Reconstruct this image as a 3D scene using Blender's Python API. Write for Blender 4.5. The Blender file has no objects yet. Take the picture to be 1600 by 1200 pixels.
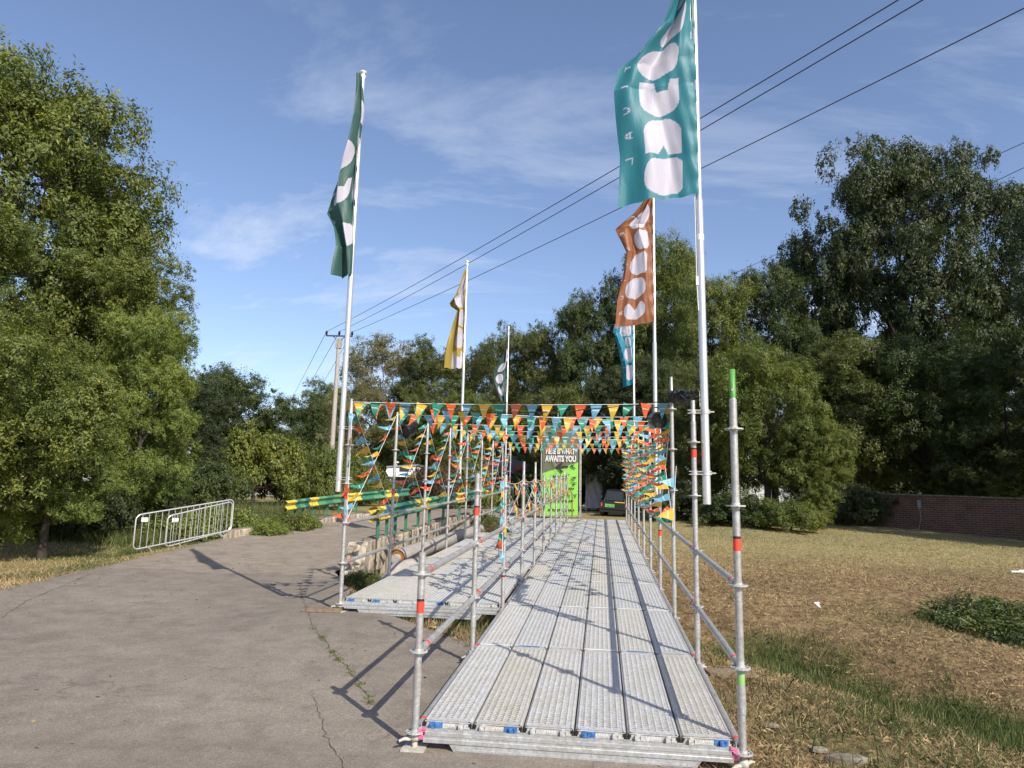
import bpy, math, random
import numpy as np
from mathutils import Vector, Matrix
random.seed(7); rng = np.random.default_rng(7)
SC = bpy.context.scene; COL = SC.collection
R = math.radians
# ------------------------------------------------------------------ camera
YAW, PIT, ROL = -.1276, .1642, .0232
CAM = Vector((.168, -4.826, 1.4235)); FPX = 1109.0
_f = Vector((math.sin(YAW)*math.cos(PIT), math.cos(YAW)*math.cos(PIT), math.sin(PIT)))
_r = Vector((math.cos(YAW), -math.sin(YAW), 0)); _u = _r.cross(_f)
r2 = math.cos(ROL)*_r + math.sin(ROL)*_u; u2 = -math.sin(ROL)*_r + math.cos(ROL)*_u
cam = bpy.data.objects.new('camera', bpy.data.cameras.new('camera')); COL.objects.link(cam)
cam.matrix_world = Matrix.Translation(CAM) @ Matrix((r2, u2, -_f)).transposed().to_4x4()
cam.data.sensor_width = 36; cam.data.lens = FPX/1600*36; cam.data.clip_start = .05; cam.data.clip_end = 3000
SC.camera = cam
def P(px, py, d):
    """world point standing d metres in front of the viewpoint in the direction surveyed from the photo"""
    return CAM + (_f + r2*((px-800)/FPX) - u2*((py-600)/FPX))*d
# ------------------------------------------------------------------ light
EL, AZ = 38.0, 41.0                      # sun elevation; azimuth east of 'behind the camera'
SUN = Vector((math.sin(R(AZ))*math.cos(R(EL)), -math.cos(R(AZ))*math.cos(R(EL)), math.sin(R(EL))))
sl = bpy.data.lights.new('sun', 'SUN'); sl.energy = 4.6; sl.angle = R(.5); sl.color = (1, .93, .82)
so = bpy.data.objects.new('sun', sl); COL.objects.link(so); so.rotation_euler = SUN.to_track_quat('Z', 'Y').to_euler()
W = bpy.data.worlds.new('World'); SC.world = W; W.use_nodes = True
nt = W.node_tree; nt.nodes.clear()
def wn(t, **k):
    n = nt.nodes.new(t)
    for a, b in k.items(): setattr(n, a, b)
    return n
sky = wn('ShaderNodeTexSky', sky_type='NISHITA', sun_disc=False, sun_elevation=R(EL), sun_rotation=R(180-AZ), altitude=250, air_density=1.0, dust_density=1.1, ozone_density=2.2)
bg = wn('ShaderNodeBackground'); bg.inputs[1].default_value = .128
out = wn('ShaderNodeOutputWorld')
tc = wn('ShaderNodeTexCoord'); sep = wn('ShaderNodeSeparateXYZ'); nt.links.new(tc.outputs['Generated'], sep.inputs[0])
ad = wn('ShaderNodeMath', operation='ADD'); ad.inputs[1].default_value = .12; nt.links.new(sep.outputs[2], ad.inputs[0])
dv = wn('ShaderNodeVectorMath', operation='DIVIDE'); cb = wn('ShaderNodeCombineXYZ')
for i in range(3): nt.links.new(ad.outputs[0], cb.inputs[i])
nt.links.new(tc.outputs['Generated'], dv.inputs[0]); nt.links.new(cb.outputs[0], dv.inputs[1])
mp = wn('ShaderNodeMapping'); mp.inputs['Rotation'].default_value = (0, 0, R(20)); mp.inputs['Scale'].default_value = (.75, 1.5, 1); mp.inputs['Location'].default_value = (3.1, 1.2, 0)
nt.links.new(dv.outputs[0], mp.inputs[0])
n1 = wn('ShaderNodeTexNoise'); n1.inputs['Scale'].default_value = 1.0; n1.inputs['Detail'].default_value = 10; n1.inputs['Roughness'].default_value = .64; n1.inputs['Distortion'].default_value = .5
nt.links.new(mp.outputs[0], n1.inputs['Vector'])
mr = wn('ShaderNodeMapRange'); mr.inputs[1].default_value = .55; mr.inputs[2].default_value = .84; nt.links.new(n1.outputs[0], mr.inputs[0])
hz = wn('ShaderNodeMapRange'); hz.inputs[1].default_value = .62; hz.inputs[2].default_value = .12; hz.inputs[3].default_value = .22; hz.inputs[4].default_value = 1.9; nt.links.new(sep.outputs[2], hz.inputs[0])
mu = wn('ShaderNodeMath', operation='MULTIPLY', use_clamp=True); nt.links.new(mr.outputs[0], mu.inputs[0]); nt.links.new(hz.outputs[0], mu.inputs[1])
tint = wn('ShaderNodeMix', data_type='RGBA', blend_type='MULTIPLY'); tint.inputs[0].default_value = 1; tint.inputs[7].default_value = (1.12, 1.05, 1.08, 1)
nt.links.new(sky.outputs[0], tint.inputs[6])
mx = wn('ShaderNodeMix', data_type='RGBA'); mx.inputs[7].default_value = (5.0, 5.4, 6.2, 1)
nt.links.new(mu.outputs[0], mx.inputs[0]); nt.links.new(tint.outputs[2], mx.inputs[6]); nt.links.new(mx.outputs[2], bg.inputs[0]); nt.links.new(bg.outputs[0], out.inputs[0])
SC.view_settings.view_transform = 'Standard'; SC.view_settings.look = 'None'; SC.view_settings.gamma = 1; SC.view_settings.exposure = 0.42
SC.cycles.max_bounces = 6; SC.cycles.transparent_max_bounces = 12
# ------------------------------------------------------------------ materials
class NT:
    def __init__(s, name):
        s.m = bpy.data.materials.new(name); s.m.use_nodes = True; s.t = s.m.node_tree
        s.b = s.t.nodes['Principled BSDF']; s.out = s.t.nodes['Material Output']
    def n(s, t, **k):
        n = s.t.nodes.new(t)
        for a, b in k.items():
            if a.startswith('i_'):
                key = a[2:]; n.inputs[int(key) if key.isdigit() else key.replace('_', ' ')].default_value = b
            else: setattr(n, a, b)
        return n
    def l(s, a, b): s.t.links.new(a, b)
    def noise(s, scale, detail=4, rough=.55, vec=None, dist=0):
        n = s.n('ShaderNodeTexNoise'); n.inputs['Scale'].default_value = scale; n.inputs['Detail'].default_value = detail; n.inputs['Roughness'].default_value = rough; n.inputs['Distortion'].default_value = dist
        if vec is not None: s.l(vec, n.inputs['Vector'])
        return n.outputs[0]
    def ramp(s, fac, stops, interp='LINEAR'):
        r = s.n('ShaderNodeValToRGB'); r.color_ramp.interpolation = interp; e = r.color_ramp.elements
        while len(e) < len(stops): e.new(.5)
        for i, (p, c) in enumerate(stops): e[i].position = p; e[i].color = (*c, 1) if len(c) == 3 else c
        s.l(fac, r.inputs[0]); return r.outputs[0]
    def mix(s, fac, a, b, mode='MIX'):
        m = s.n('ShaderNodeMix', data_type='RGBA', blend_type=mode)
        for i, v in ((0, fac), (6, a), (7, b)):
            if hasattr(v, 'is_linked') or hasattr(v, 'links'): s.l(v, m.inputs[i])
            elif i == 0: m.inputs[0].default_value = v
            else: m.inputs[i].default_value = (*v, 1)
        return m.outputs[2]
    def col(s, c): s.l(c, s.b.inputs['Base Color'])
    def bump(s, h, st=.3, d=.02):
        b = s.n('ShaderNodeBump'); b.inputs['Strength'].default_value = st; b.inputs['Distance'].default_value = d
        s.l(h, b.inputs['Height']); s.l(b.outputs[0], s.b.inputs['Normal'])
    def obj(s): return s.n('ShaderNodeTexCoord').outputs['Object']
    def pos(s): return s.n('ShaderNodeNewGeometry').outputs['Position']
    def attr(s, nm): return s.n('ShaderNodeAttribute', attribute_name=nm)
def simple(name, c, rough=.6, metal=0, var=.25, scale=12, bump=0):
    k = NT(name); v = k.noise(scale, 5, .6, k.pos())
    lo = tuple(x*(1-var) for x in c); hi = tuple(min(1, x*(1+var*.7)) for x in c)
    k.col(k.ramp(v, [(.3, lo), (.7, hi)])); k.b.inputs['Roughness'].default_value = rough; k.b.inputs['Metallic'].default_value = metal
    if bump: k.bump(v, bump)
    return k.m
def galv(name, c=(.42, .43, .43), rough=.42, metal=.75, dirt=(.3, .27, .22), objrand=False):
    k = NT(name); p = k.pos()
    v = k.n('ShaderNodeTexVoronoi'); v.inputs['Scale'].default_value = 60; k.l(p, v.inputs['Vector'])
    a = k.ramp(v.outputs['Color'], [(.2, tuple(x*.85 for x in c)), (.8, tuple(min(1, x*1.12) for x in c))])
    st = k.ramp(k.noise(5, 6, .65, p), [(.42, (0, 0, 0)), (.72, (.55, .55, .55))])
    col = k.mix(st, a, dirt)
    if objrand:
        o = k.n('ShaderNodeObjectInfo'); t = k.ramp(o.outputs['Random'], [(0, (.9, .94, 1)), (.6, (1, 1, 1)), (.85, (1, .96, .88)), (1, (.86, .9, .92))])
        col = k.mix(1, col, t, 'MULTIPLY')
    k.col(col); k.l(k.ramp(k.noise(22, 4, .6, p), [(.3, (rough-.1,)*3), (.7, (rough+.15,)*3)]), k.b.inputs['Roughness']); k.b.inputs['Metallic'].default_value = metal
    return k.m
M = {}
M['tube'] = galv('galvanised_tube', (.48, .475, .465), .45, .55)
M['plank'] = galv('galvanised_plank', (.55, .548, .535), .5, .3, (.47, .43, .35), True)
M['beam'] = galv('galvanised_beam', (.5, .51, .51), .45, .5)
M['cast'] = galv('cast_steel', (.5, .5, .49), .55, .3)
M['alu'] = simple('brushed_aluminium', (.7, .69, .67), .34, .7, .06, 30)
M['wornplate'] = simple('worn_base_plate', (.45, .42, .36), .8, .1, .3, 40)
M['red'] = simple('red_sticker', (.8, .06, .03), .5, 0, .08)
M['dark'] = simple('dark_sticker', (.03, .02, .02), .5)
M['blue'] = simple('blue_spray_paint', (.05, .17, .42), .6, 0, .6, 45)
M['pink'] = simple('pink_spray_paint', (.7, .14, .3), .6, 0, .3, 60)
M['white'] = simple('white_paint', (.74, .73, .7), .5, 0, .08)
M['green'] = simple('green_spray_paint', (.09, .29, .05), .5, 0, .15, 50)
M['black'] = simple('black_rubber', (.012, .012, .013), .55, 0, .3)
M['blackplastic'] = simple('black_plastic', (.02, .02, .022), .3, 0, .2)
M['wood'] = simple('weathered_board', (.2, .15, .1), .85, 0, .35, 25, .3)
M['cord'] = simple('white_cord', (.75, .75, .74), .7, 0, .1)
M['yellowclip'] = simple('yellow_tape', (.75, .72, .05), .6)
M['rust'] = simple('rusty_insulation', (.32, .13, .03), .95, 0, .5, 40, .5)
M['pipe'] = simple('grey_pipe_jacket', (.34, .31, .28), .7, .1, .2, 6, .1)
M['rgreen'] = simple('guardrail_green', (.045, .18, .11), .5, 0, .2, 8)
M['rlight'] = simple('guardrail_light_green', (.1, .27, .13), .5, 0, .2, 8)
M['rdark'] = simple('guardrail_dark_green', (.02, .11, .1), .5, 0, .2, 8)
M['ryellow'] = simple('guardrail_yellow', (.6, .47, .07), .55, 0, .3, 8)
M['polec'] = simple('pole_concrete', (.36, .33, .29), .9, 0, .15, 8, .2)
M['glass'] = simple('dark_glass', (.02, .025, .03), .35, 0, .1)
M['wire'] = simple('bare_wire', (.06, .06, .065), .5, .5)
def penn(name, c):
    k = NT(name); k.col(k.ramp(k.noise(14, 3, .5, k.pos()), [(.3, tuple(x*.85 for x in c)), (.7, tuple(min(1, x*1.1) for x in c))]))
    k.b.inputs['Roughness'].default_value = .45
    t = k.n('ShaderNodeBsdfTranslucent'); t.inputs[0].default_value = (*c, 1); m = k.n('ShaderNodeMixShader'); m.inputs[0].default_value = .3
    k.l(k.b.outputs[0], m.inputs[1]); k.l(t.outputs[0], m.inputs[2]); k.l(m.outputs[0], k.out.inputs[0]); return k.m
PEN = [penn('pennant_orange', (.78, .13, .03)), penn('pennant_blue', (.16, .42, .56)), penn('pennant_yellow', (.74, .45, .04)), penn('pennant_green', (.03, .30, .2))]
PW = penn('pennant_print', (.85, .85, .83))
def leafmat(name, var=1.0):
    k = NT(name); o = k.n('ShaderNodeObjectInfo'); g = k.n('ShaderNodeNewGeometry')
    a = k.mix(1, o.outputs['Color'], k.ramp(g.outputs['Random Per Island'], [(0, (.55, .6, .55)), (.5, (1, 1, 1)), (.93, (1.35, 1.3, 1.0)), (1, (2.2, 1.7, .7))]), 'MULTIPLY')
    a = k.mix(1, a, k.ramp(k.noise(.55, 3, .5, g.outputs['Position']), [(.35, (.8, .85, .85)), (.65, (1.2, 1.12, .95))]), 'MULTIPLY')
    k.col(a); k.b.inputs['Roughness'].default_value = .5; k.b.inputs['Specular IOR Level'].default_value = .35
    t = k.n('ShaderNodeBsdfTranslucent'); k.l(k.mix(1, a, (1.3, 1.5, .6), 'MULTIPLY'), t.inputs[0]); m = k.n('ShaderNodeMixShader'); m.inputs[0].default_value = .28
    k.l(k.b.outputs[0], m.inputs[1]); k.l(t.outputs[0], m.inputs[2]); k.l(m.outputs[0], k.out.inputs[0]); return k.m
M['leaf'] = leafmat('leaves')
k = NT('bark'); k.col(k.ramp(k.noise(9, 6, .7, k.obj(), 1.5), [(.3, (.025, .02, .015)), (.7, (.075, .062, .048))])); k.b.inputs['Roughness'].default_value = .95; k.bump(k.noise(20, 5, .7, k.obj()), .6, .03); M['bark'] = k.m
# asphalt
k = NT('asphalt'); p = k.pos()
base = k.ramp(k.noise(.35, 5, .6, p), [(.3, (.18, .152, .122)), (.7, (.235, .2, .16))])
agg = k.ramp(k.noise(70, 5, .85, p), [(.33, (.5, .5, .5)), (.52, (1, 1, 1)), (.66, (1.7, 1.68, 1.6))])
agg = k.mix(.8, agg, k.ramp(k.noise(26, 4, .8, p), [(.3, (.78, .78, .78)), (.5, (1, 1, 1)), (.7, (1.22, 1.21, 1.18))]), 'MULTIPLY')
c = k.mix(.9, base, agg, 'MULTIPLY')
med = k.ramp(k.noise(3.2, 6, .65, p, .4), [(.33, (.76, .75, .74)), (.6, (1.06, 1.06, 1.06))]); c = k.mix(1, c, med, 'MULTIPLY')
dirt = k.ramp(k.noise(7, 8, .78, p, .8), [(.6, (0, 0, 0)), (.67, (.6, .6, .6))])
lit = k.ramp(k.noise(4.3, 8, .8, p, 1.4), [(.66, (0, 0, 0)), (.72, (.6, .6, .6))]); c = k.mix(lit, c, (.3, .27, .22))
sy = k.n('ShaderNodeSeparateXYZ'); k.l(p, sy.inputs[0]); wv = k.n('ShaderNodeMath', operation='MULTIPLY_ADD'); k.l(k.noise(.8, 3, .5, p), wv.inputs[0]); wv.inputs[1].default_value = 2.2; k.l(sy.outputs[1], wv.inputs[2]); pt_ = k.n('ShaderNodeMath', operation='GREATER_THAN'); k.l(wv.outputs[0], pt_.inputs[0]); pt_.inputs[1].default_value = 9.2
c = k.mix(pt_.outputs[0], c, k.mix(1, c, (1.22, 1.2, 1.17), 'MULTIPLY')); c = k.mix(dirt, c, (.09, .08, .07))
dp = k.n('ShaderNodeVectorMath', operation='ADD'); nz = k.n('ShaderNodeTexNoise'); nz.inputs['Scale'].default_value = 2.2; nz.inputs['Detail'].default_value = 6; k.l(p, nz.inputs['Vector'])
sc_ = k.n('ShaderNodeVectorMath', operation='SCALE'); sc_.inputs['Scale'].default_value = .9; k.l(nz.outputs['Color'], sc_.inputs[0]); k.l(p, dp.inputs[0]); k.l(sc_.outputs[0], dp.inputs[1])
vo = k.n('ShaderNodeTexVoronoi', feature='DISTANCE_TO_EDGE'); vo.inputs['Scale'].default_value = .42; k.l(dp.outputs[0], vo.inputs['Vector'])
crm = k.ramp(k.noise(.5, 2, .5, p), [(.48, (0, 0, 0)), (.56, (1, 1, 1))])
cr = k.ramp(vo.outputs['Distance'], [(.0, (.45, .45, .45)), (.003, (.25, .25, .25)), (.006, (0, 0, 0))]); cr = k.mix(1, cr, crm, 'MULTIPLY')
c = k.mix(cr, c, (.045, .04, .033)); k.col(c); k.b.inputs['Roughness'].default_value = .9
k.bump(k.noise(140, 3, .7, p), .35, .006); M['asphalt'] = k.m
# ground
k = NT('dry_ground'); p = k.pos(); at = k.attr('green')
soil = k.ramp(k.noise(6, 8, .72, p, .6), [(.3, (.07, .048, .03)), (.46, (.18, .125, .075)), (.6, (.32, .235, .135)), (.8, (.48, .38, .22))])
straw = k.ramp(k.noise(38, 6, .7, p, .5), [(.3, (.6, .58, .5)), (.7, (1.3, 1.25, 1.1))]); c = k.mix(.9, soil, straw, 'MULTIPLY')
pale = k.ramp(k.noise(10, 6, .7, p), [(.3, (.22, .19, .085)), (.7, (.4, .33, .17))]); at2 = k.attr('pale'); c = k.mix(at2.outputs['Fac'], c, pale)
gr = k.ramp(k.noise(24, 6, .7, p, .5), [(.3, (.03, .05, .012)), (.55, (.08, .12, .03)), (.75, (.2, .2, .08))])
c = k.mix(at.outputs['Fac'], c, gr); k.col(c); k.b.inputs['Roughness'].default_value = 1; k.b.inputs['Specular IOR Level'].default_value = .1
k.bump(k.noise(26, 6, .75, p), .7, .05); M['ground'] = k.m
k = NT('grass_blades'); a = k.attr('col'); k.col(a.outputs['Color']); k.b.inputs['Roughness'].default_value = .7; k.b.inputs['Specular IOR Level'].default_value = .2
t = k.n('ShaderNodeBsdfTranslucent'); k.l(a.outputs['Color'], t.inputs[0]); m = k.n('ShaderNodeMixShader'); m.inputs[0].default_value = .25
k.l(k.b.outputs[0], m.inputs[1]); k.l(t.outputs[0], m.inputs[2]); k.l(m.outputs[0], k.out.inputs[0]); M['blade'] = k.m
# old concrete with flaking paint and streaks
k = NT('old_concrete'); p = k.obj()
mpn = k.n('ShaderNodeMapping'); mpn.inputs['Scale'].default_value = (3.5, 3.5, .7); k.l(p, mpn.inputs[0])
c = k.ramp(k.noise(2, 7, .7, mpn.outputs[0], .6), [(.34, (.11, .085, .06)), (.47, (.27, .22, .16)), (.53, (.46, .4, .3)), (.7, (.56, .5, .4))])
c = k.mix(k.ramp(k.noise(12, 6, .7, p), [(.45, (0, 0, 0)), (.7, (.8, .8, .8))]), c, (.2, .17, .13)); k.col(c); k.b.inputs['Roughness'].default_value = .95; k.bump(k.noise(14, 7, .75, p), .8, .03); M['conc'] = k.m
k = NT('mossy_concrete_top'); p = k.pos(); k.col(k.ramp(k.noise(9, 7, .7, p), [(.35, (.13, .11, .08)), (.65, (.3, .26, .2))])); k.b.inputs['Roughness'].default_value = .95; k.bump(k.noise(14, 7, .75, p), .8, .03); M['conctop'] = k.m
k = NT('brick'); p = k.obj(); mpn = k.n('ShaderNodeMapping'); mpn.inputs['Rotation'].default_value = (R(90), 0, 0); k.l(p, mpn.inputs[0])
br = k.n('ShaderNodeTexBrick'); br.inputs['Scale'].default_value = 1; br.inputs['Brick Width'].default_value = .26; br.inputs['Row Height'].default_value = .08; br.inputs['Mortar Size'].default_value = .011
br.inputs['Color1'].default_value = (.17, .085, .055, 1); br.inputs['Color2'].default_value = (.115, .06, .042, 1); br.inputs['Mortar'].default_value = (.22, .165, .13, 1); k.l(mpn.outputs[0], br.inputs['Vector'])
k.col(k.mix(.6, br.outputs['Color'], k.ramp(k.noise(2.5, 6, .7, p), [(.3, (.45, .45, .45)), (.7, (1.2, 1.2, 1.2))]), 'MULTIPLY')); k.b.inputs['Roughness'].default_value = .95; M['brick'] = k.m
# ------------------------------------------------------------------ object helpers
def tag(o, label=None, cat=None, group=None, kind=None):
    if label: o['label'] = label
    if cat: o['category'] = cat
    if group: o['group'] = group
    if kind: o['kind'] = kind
    return o
def empty(name, loc=(0, 0, 0), rz=0):
    o = bpy.data.objects.new(name, None); o.empty_display_size = .1; o.location = loc; o.rotation_euler = (0, 0, rz); COL.objects.link(o); return o
def link(name, me, parent=None, loc=None):
    o = bpy.data.objects.new(name, me); COL.objects.link(o)
    if parent is not None: o.parent = parent
    if loc is not None: o.location = loc
    return o
class MB:
    def __init__(s): s.v = []; s.f = []; s.mi = []; s.m = 0; s.sm = []
    def add(s, vs, fs, smooth=False):
        b = len(s.v); s.v += [tuple(x) for x in vs]
        for f in fs: s.f.append([b+i for i in f]); s.mi.append(s.m); s.sm.append(smooth)
        return s
    def tube(s, a, b, r, rb=None, n=10, caps=True):
        a = Vector(a); b = Vector(b); d = (b-a); L = d.length
        if L < 1e-6: return s
        d /= L; q = Vector((0, 0, 1)) if abs(d.z) < .9 else Vector((1, 0, 0)); x = d.cross(q).normalized(); y = d.cross(x); rb = r if rb is None else rb
        vs = []
        for p, rr in ((a, r), (b, rb)):
            for i in range(n): t = 2*math.pi*i/n; vs.append(p + x*rr*math.cos(t) + y*rr*math.sin(t))
        s.add(vs, [[i, i+n, (i+1) % n+n, (i+1) % n] for i in range(n)], True)
        if caps: s.add(vs, [list(range(n)), list(range(2*n-1, n-1, -1))])
        return s
    def path(s, pts, r, n=8, closed=False, taper=None, caps=True):
        pts = [Vector(p) for p in pts]; N = len(pts); vs = []; prev = None
        for i, p in enumerate(pts):
            d = (pts[(i+1) % N]-pts[i-1]) if closed else (pts[min(i+1, N-1)]-pts[max(i-1, 0)])
            d.normalize(); q = prev if prev is not None else (Vector((0, 0, 1)) if abs(d.z) < .9 else Vector((1, 0, 0)))
            x = d.cross(q); x.normalize(); y = d.cross(x); prev = -y if prev is not None else (x.cross(d))
            prev = x.cross(d); rr = r if taper is None else r*taper[i]
            for j in range(n): t = 2*math.pi*j/n; vs.append(p + x*rr*math.cos(t) + y*rr*math.sin(t))
        fs = []
        for i in range(N if closed else N-1):
            a = i*n; b = ((i+1) % N)*n
            for j in range(n): fs.append([a+j, b+j, b+(j+1) % n, a+(j+1) % n])
        s.add(vs, fs, True)
        if caps and not closed: s.add(vs, [list(range(n)), list(range(N*n-1, (N-1)*n-1, -1))])
        return s
    def box(s, c, size, rot=None, bev=0):
        c = Vector(c); h = Vector(size)/2; vs = []
        for z in (-1, 1):
            for y in (-1, 1):
                for x in (-1, 1): vs.append(Vector((x*h.x, y*h.y, z*h.z)))
        if rot is not None: vs = [rot @ v for v in vs]
        return s.add([v+c for v in vs], [[0, 2, 3, 1], [4, 5, 7, 6], [0, 1, 5, 4], [2, 6, 7, 3], [0, 4, 6, 2], [1, 3, 7, 5]])
    def prism(s, poly, y0, y1, axis='y'):
        n = len(poly); mk = {'y': lambda a, b, t: (a, t, b), 'x': lambda a, b, t: (t, a, b), 'z': lambda a, b, t: (a, b, t)}[axis]
        vs = [mk(a, b, y0) for a, b in poly]+[mk(a, b, y1) for a, b in poly]
        return s.add(vs, [list(range(n))[::-1], list(range(n, 2*n))]+[[i, (i+1) % n, (i+1) % n+n, i+n] for i in range(n)])
    def lathe(s, prof, c=(0, 0, 0), n=16):
        vs = []; c = Vector(c)
        for r, z in prof:
            for i in range(n): t = 2*math.pi*i/n; vs.append(c+Vector((r*math.cos(t), r*math.sin(t), z)))
        fs = []
        for k in range(len(prof)-1):
            for i in range(n): fs.append([k*n+i, k*n+(i+1) % n, (k+1)*n+(i+1) % n, (k+1)*n+i])
        return s.add(vs, fs, True)
    def mesh(s, name, mats):
        me = bpy.data.meshes.new(name); me.from_pydata(s.v, [], s.f)
        for m in (mats if isinstance(mats, (list, tuple)) else [mats]): me.materials.append(m)
        me.polygons.foreach_set('material_index', s.mi); me.polygons.foreach_set('use_smooth', s.sm); me.update(); return me
    def build(s, name, mats, parent=None, loc=None): return link(name, s.mesh(name, mats), parent, loc)
def npmesh(name, V, nper, mats, smooth=False):
    """V: (N*nper,3) array of separate polygons"""
    N = len(V)//nper; me = bpy.data.meshes.new(name); me.vertices.add(len(V)); me.vertices.foreach_set('co', np.ascontiguousarray(V, dtype=np.float32).ravel())
    me.loops.add(len(V)); me.loops.foreach_set('vertex_index', np.arange(len(V), dtype=np.int32))
    me.polygons.add(N); me.polygons.foreach_set('loop_start', np.arange(0, len(V), nper, dtype=np.int32)); me.polygons.foreach_set('loop_total', np.full(N, nper, dtype=np.int32))
    me.polygons.foreach_set('use_smooth', np.full(N, smooth)); me.materials.append(mats); me.update(calc_edges=True); return me
def setcol(me, name, C):
    a = me.color_attributes.new(name, 'FLOAT_COLOR', 'POINT'); a.data.foreach_set('color', np.ascontiguousarray(C, dtype=np.float32).ravel())
def text_mesh(body, size, mat, bold=0, sx=1, spacing=1):
    cu = bpy.data.curves.new('t', 'FONT'); cu.body = body; cu.size = size; cu.offset = bold; cu.space_character = spacing; cu.resolution_u = 3
    o = bpy.data.objects.new('t', cu); COL.objects.link(o); bpy.context.view_layer.update()
    me = bpy.data.meshes.new_from_object(o.evaluated_get(bpy.context.evaluated_depsgraph_get())); bpy.data.objects.remove(o)
    me.transform(Matrix.Diagonal((sx, 1, 1, 1))); me.materials.clear(); me.materials.append(mat); return me
# ------------------------------------------------------------------ terrain
S = .0426; BAY = 2.07
def sst(a, b, x): t = np.clip((x-a)/(b-a), 0, 1); return t*t*(3-2*t)
def vnoise(x, y, seed=0):
    x = np.asarray(x, float); y = np.asarray(y, float); xi = np.floor(x).astype(int); yi = np.floor(y).astype(int); fx = x-xi; fy = y-yi; fx = fx*fx*(3-2*fx); fy = fy*fy*(3-2*fy)
    def h(a, b):
        n = (a*374761393+b*668265263+seed*974711) & 0xffffffff; n = ((n ^ (n >> 13))*1274126177) & 0xffffffff; return ((n ^ (n >> 16)) & 0xffff)/65535.
    return (h(xi, yi)*(1-fx)+h(xi+1, yi)*fx)*(1-fy)+(h(xi, yi+1)*(1-fx)+h(xi+1, yi+1)*fx)*fy
RP = ([-12, 2, 9, 12, 16, 20, 25, 30, 60], [-.185, -.15, .03, .2, .5, .78, 1.0, 1.1, 1.4])
DL = [(9, -8), (5.6, -1.2), (3.8, 1.8), (2.3, 4.0), (.3, 5.3), (-1.9, 5.1), (-3.3, 7.2), (-4.3, 10), (-3.9, 14)]
def segdist(x, y, pl):
    d = np.full(np.shape(x), 1e9)
    for (ax, ay), (bx, by) in zip(pl[:-1], pl[1:]):
        t = np.clip(((x-ax)*(bx-ax)+(y-ay)*(by-ay))/((bx-ax)**2+(by-ay)**2), 0, 1); d = np.minimum(d, np.hypot(x-ax-t*(bx-ax), y-ay-t*(by-ay)))
    return d
DL2 = [(-11.6, 15.5), (-14, 17.5), (-19, 18.5), (-40, 20)]
def G0(x, y):
    x = np.asarray(x, float); y = np.asarray(y, float)
    zr = np.interp(y, *RP); zf = -.185+.0444*np.clip(y, 0, 27)+.004*np.clip(y-27, 0, 60)-.03*np.clip(x-5, 0, 12)
    z = zf+(zr-zf)*(1-sst(-4.6, -3.6, x))
    return z-.34*sst(-9.3, -11.6, x)*sst(4, 11, y)*(1-sst(13, 19, y))
def G(x, y):
    x = np.asarray(x, float); y = np.asarray(y, float); z = G0(x, y)
    z = z-.42*np.exp(-(segdist(x, y, DL)/1.0)**2)-.3*np.exp(-((x-5.8)/1.6)**2-((y-5.2)/1.3)**2)*np.where(x > -4.7, 1, sst(-5.2, -4.7, x))
    z = z-.45*np.exp(-(segdist(x, y, DL2)/1.6)**2)
    inr = inroad(x, y); z = z-.05*inr
    off = 1-inr
    return z+off*(.05*(vnoise(x*.9, y*.9, 3)-.5)+.03*(vnoise(x*3.1, y*3.1, 5)-.5))
LE = ([-14, 0, 5, 10, 15, 20, 26, 32, 42, 70], [-8.0, -8.3, -8.7, -9.7, -10.4, -9.5, -8.2, -7, -5, 0])
RE = ([-14, 0, 1.2, 2.6, 3.6, 4.9, 7, 9, 11, 15, 20, 26, 32, 42, 70], [.7, .75, .45, -1.0, -1.9, -3.2, -4.2, -4.95, -4.6, -3.95, -3.5, -3.3, -2.6, .5, 6])
def inroad(x, y):
    l = np.interp(y, *LE); r = np.interp(y, *RE); return sst(0, .25, np.minimum(x-l, r-x))
def greenf(x, y):
    g = 1.0*np.exp(-(segdist(x, y, DL)/1.35)**2)*sst(.35, .75, vnoise(x*.9+2, y*.9, 31)*.6+vnoise(x*2.3, y*2.3, 33)*.4)+.9*np.exp(-((x-6.2)/1.6)**2-((y-5.3)/1.1)**2)+.95*np.exp(-(segdist(x, y, DL2)/3.0)**2)
    g = g+.55*sst(.5, .7, vnoise(x*1.3+7, y*1.3, 11))*sst(3.5, 1, y)*sst(.5, 2, x)*.8+.3*sst(13, 18, y)*vnoise(x*.4, y*.5, 4)
    g = g+.8*sst(.5, .7, vnoise(x*.7, y*.7, 15))*(x < -8)*.6
    return np.clip(g*(.55+.9*vnoise(x*1.7, y*1.7, 9)), 0, 1)
def axis(lo, a, b, hi, st):
    c = list(np.arange(a, b, st)); x = b
    while x < hi: c.append(x); x += st*1+abs(x-b)*.13+.3
    c.append(hi); x = a; l = []
    while x > lo: x -= st*1+abs(a-x)*.13+.3; l.append(max(x, lo))
    return np.array(l[::-1]+c)
gx = axis(-900, -16, 14, 900, .13); gy = axis(-60, -5, 22, 1200, .13)
X, Y = np.meshgrid(gx, gy); Z = G(X, Y); nx = len(gx); ny = len(gy)
me = bpy.data.meshes.new('ground'); V = np.stack([X, Y, Z], -1).reshape(-1, 3)
idx = np.arange(nx*ny).reshape(ny, nx); Q = np.stack([idx[:-1, :-1], idx[:-1, 1:], idx[1:, 1:], idx[1:, :-1]], -1).reshape(-1, 4)
me.vertices.add(len(V)); me.vertices.foreach_set('co', V.astype(np.float32).ravel()); me.loops.add(Q.size); me.loops.foreach_set('vertex_index', Q.astype(np.int32).ravel())
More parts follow.
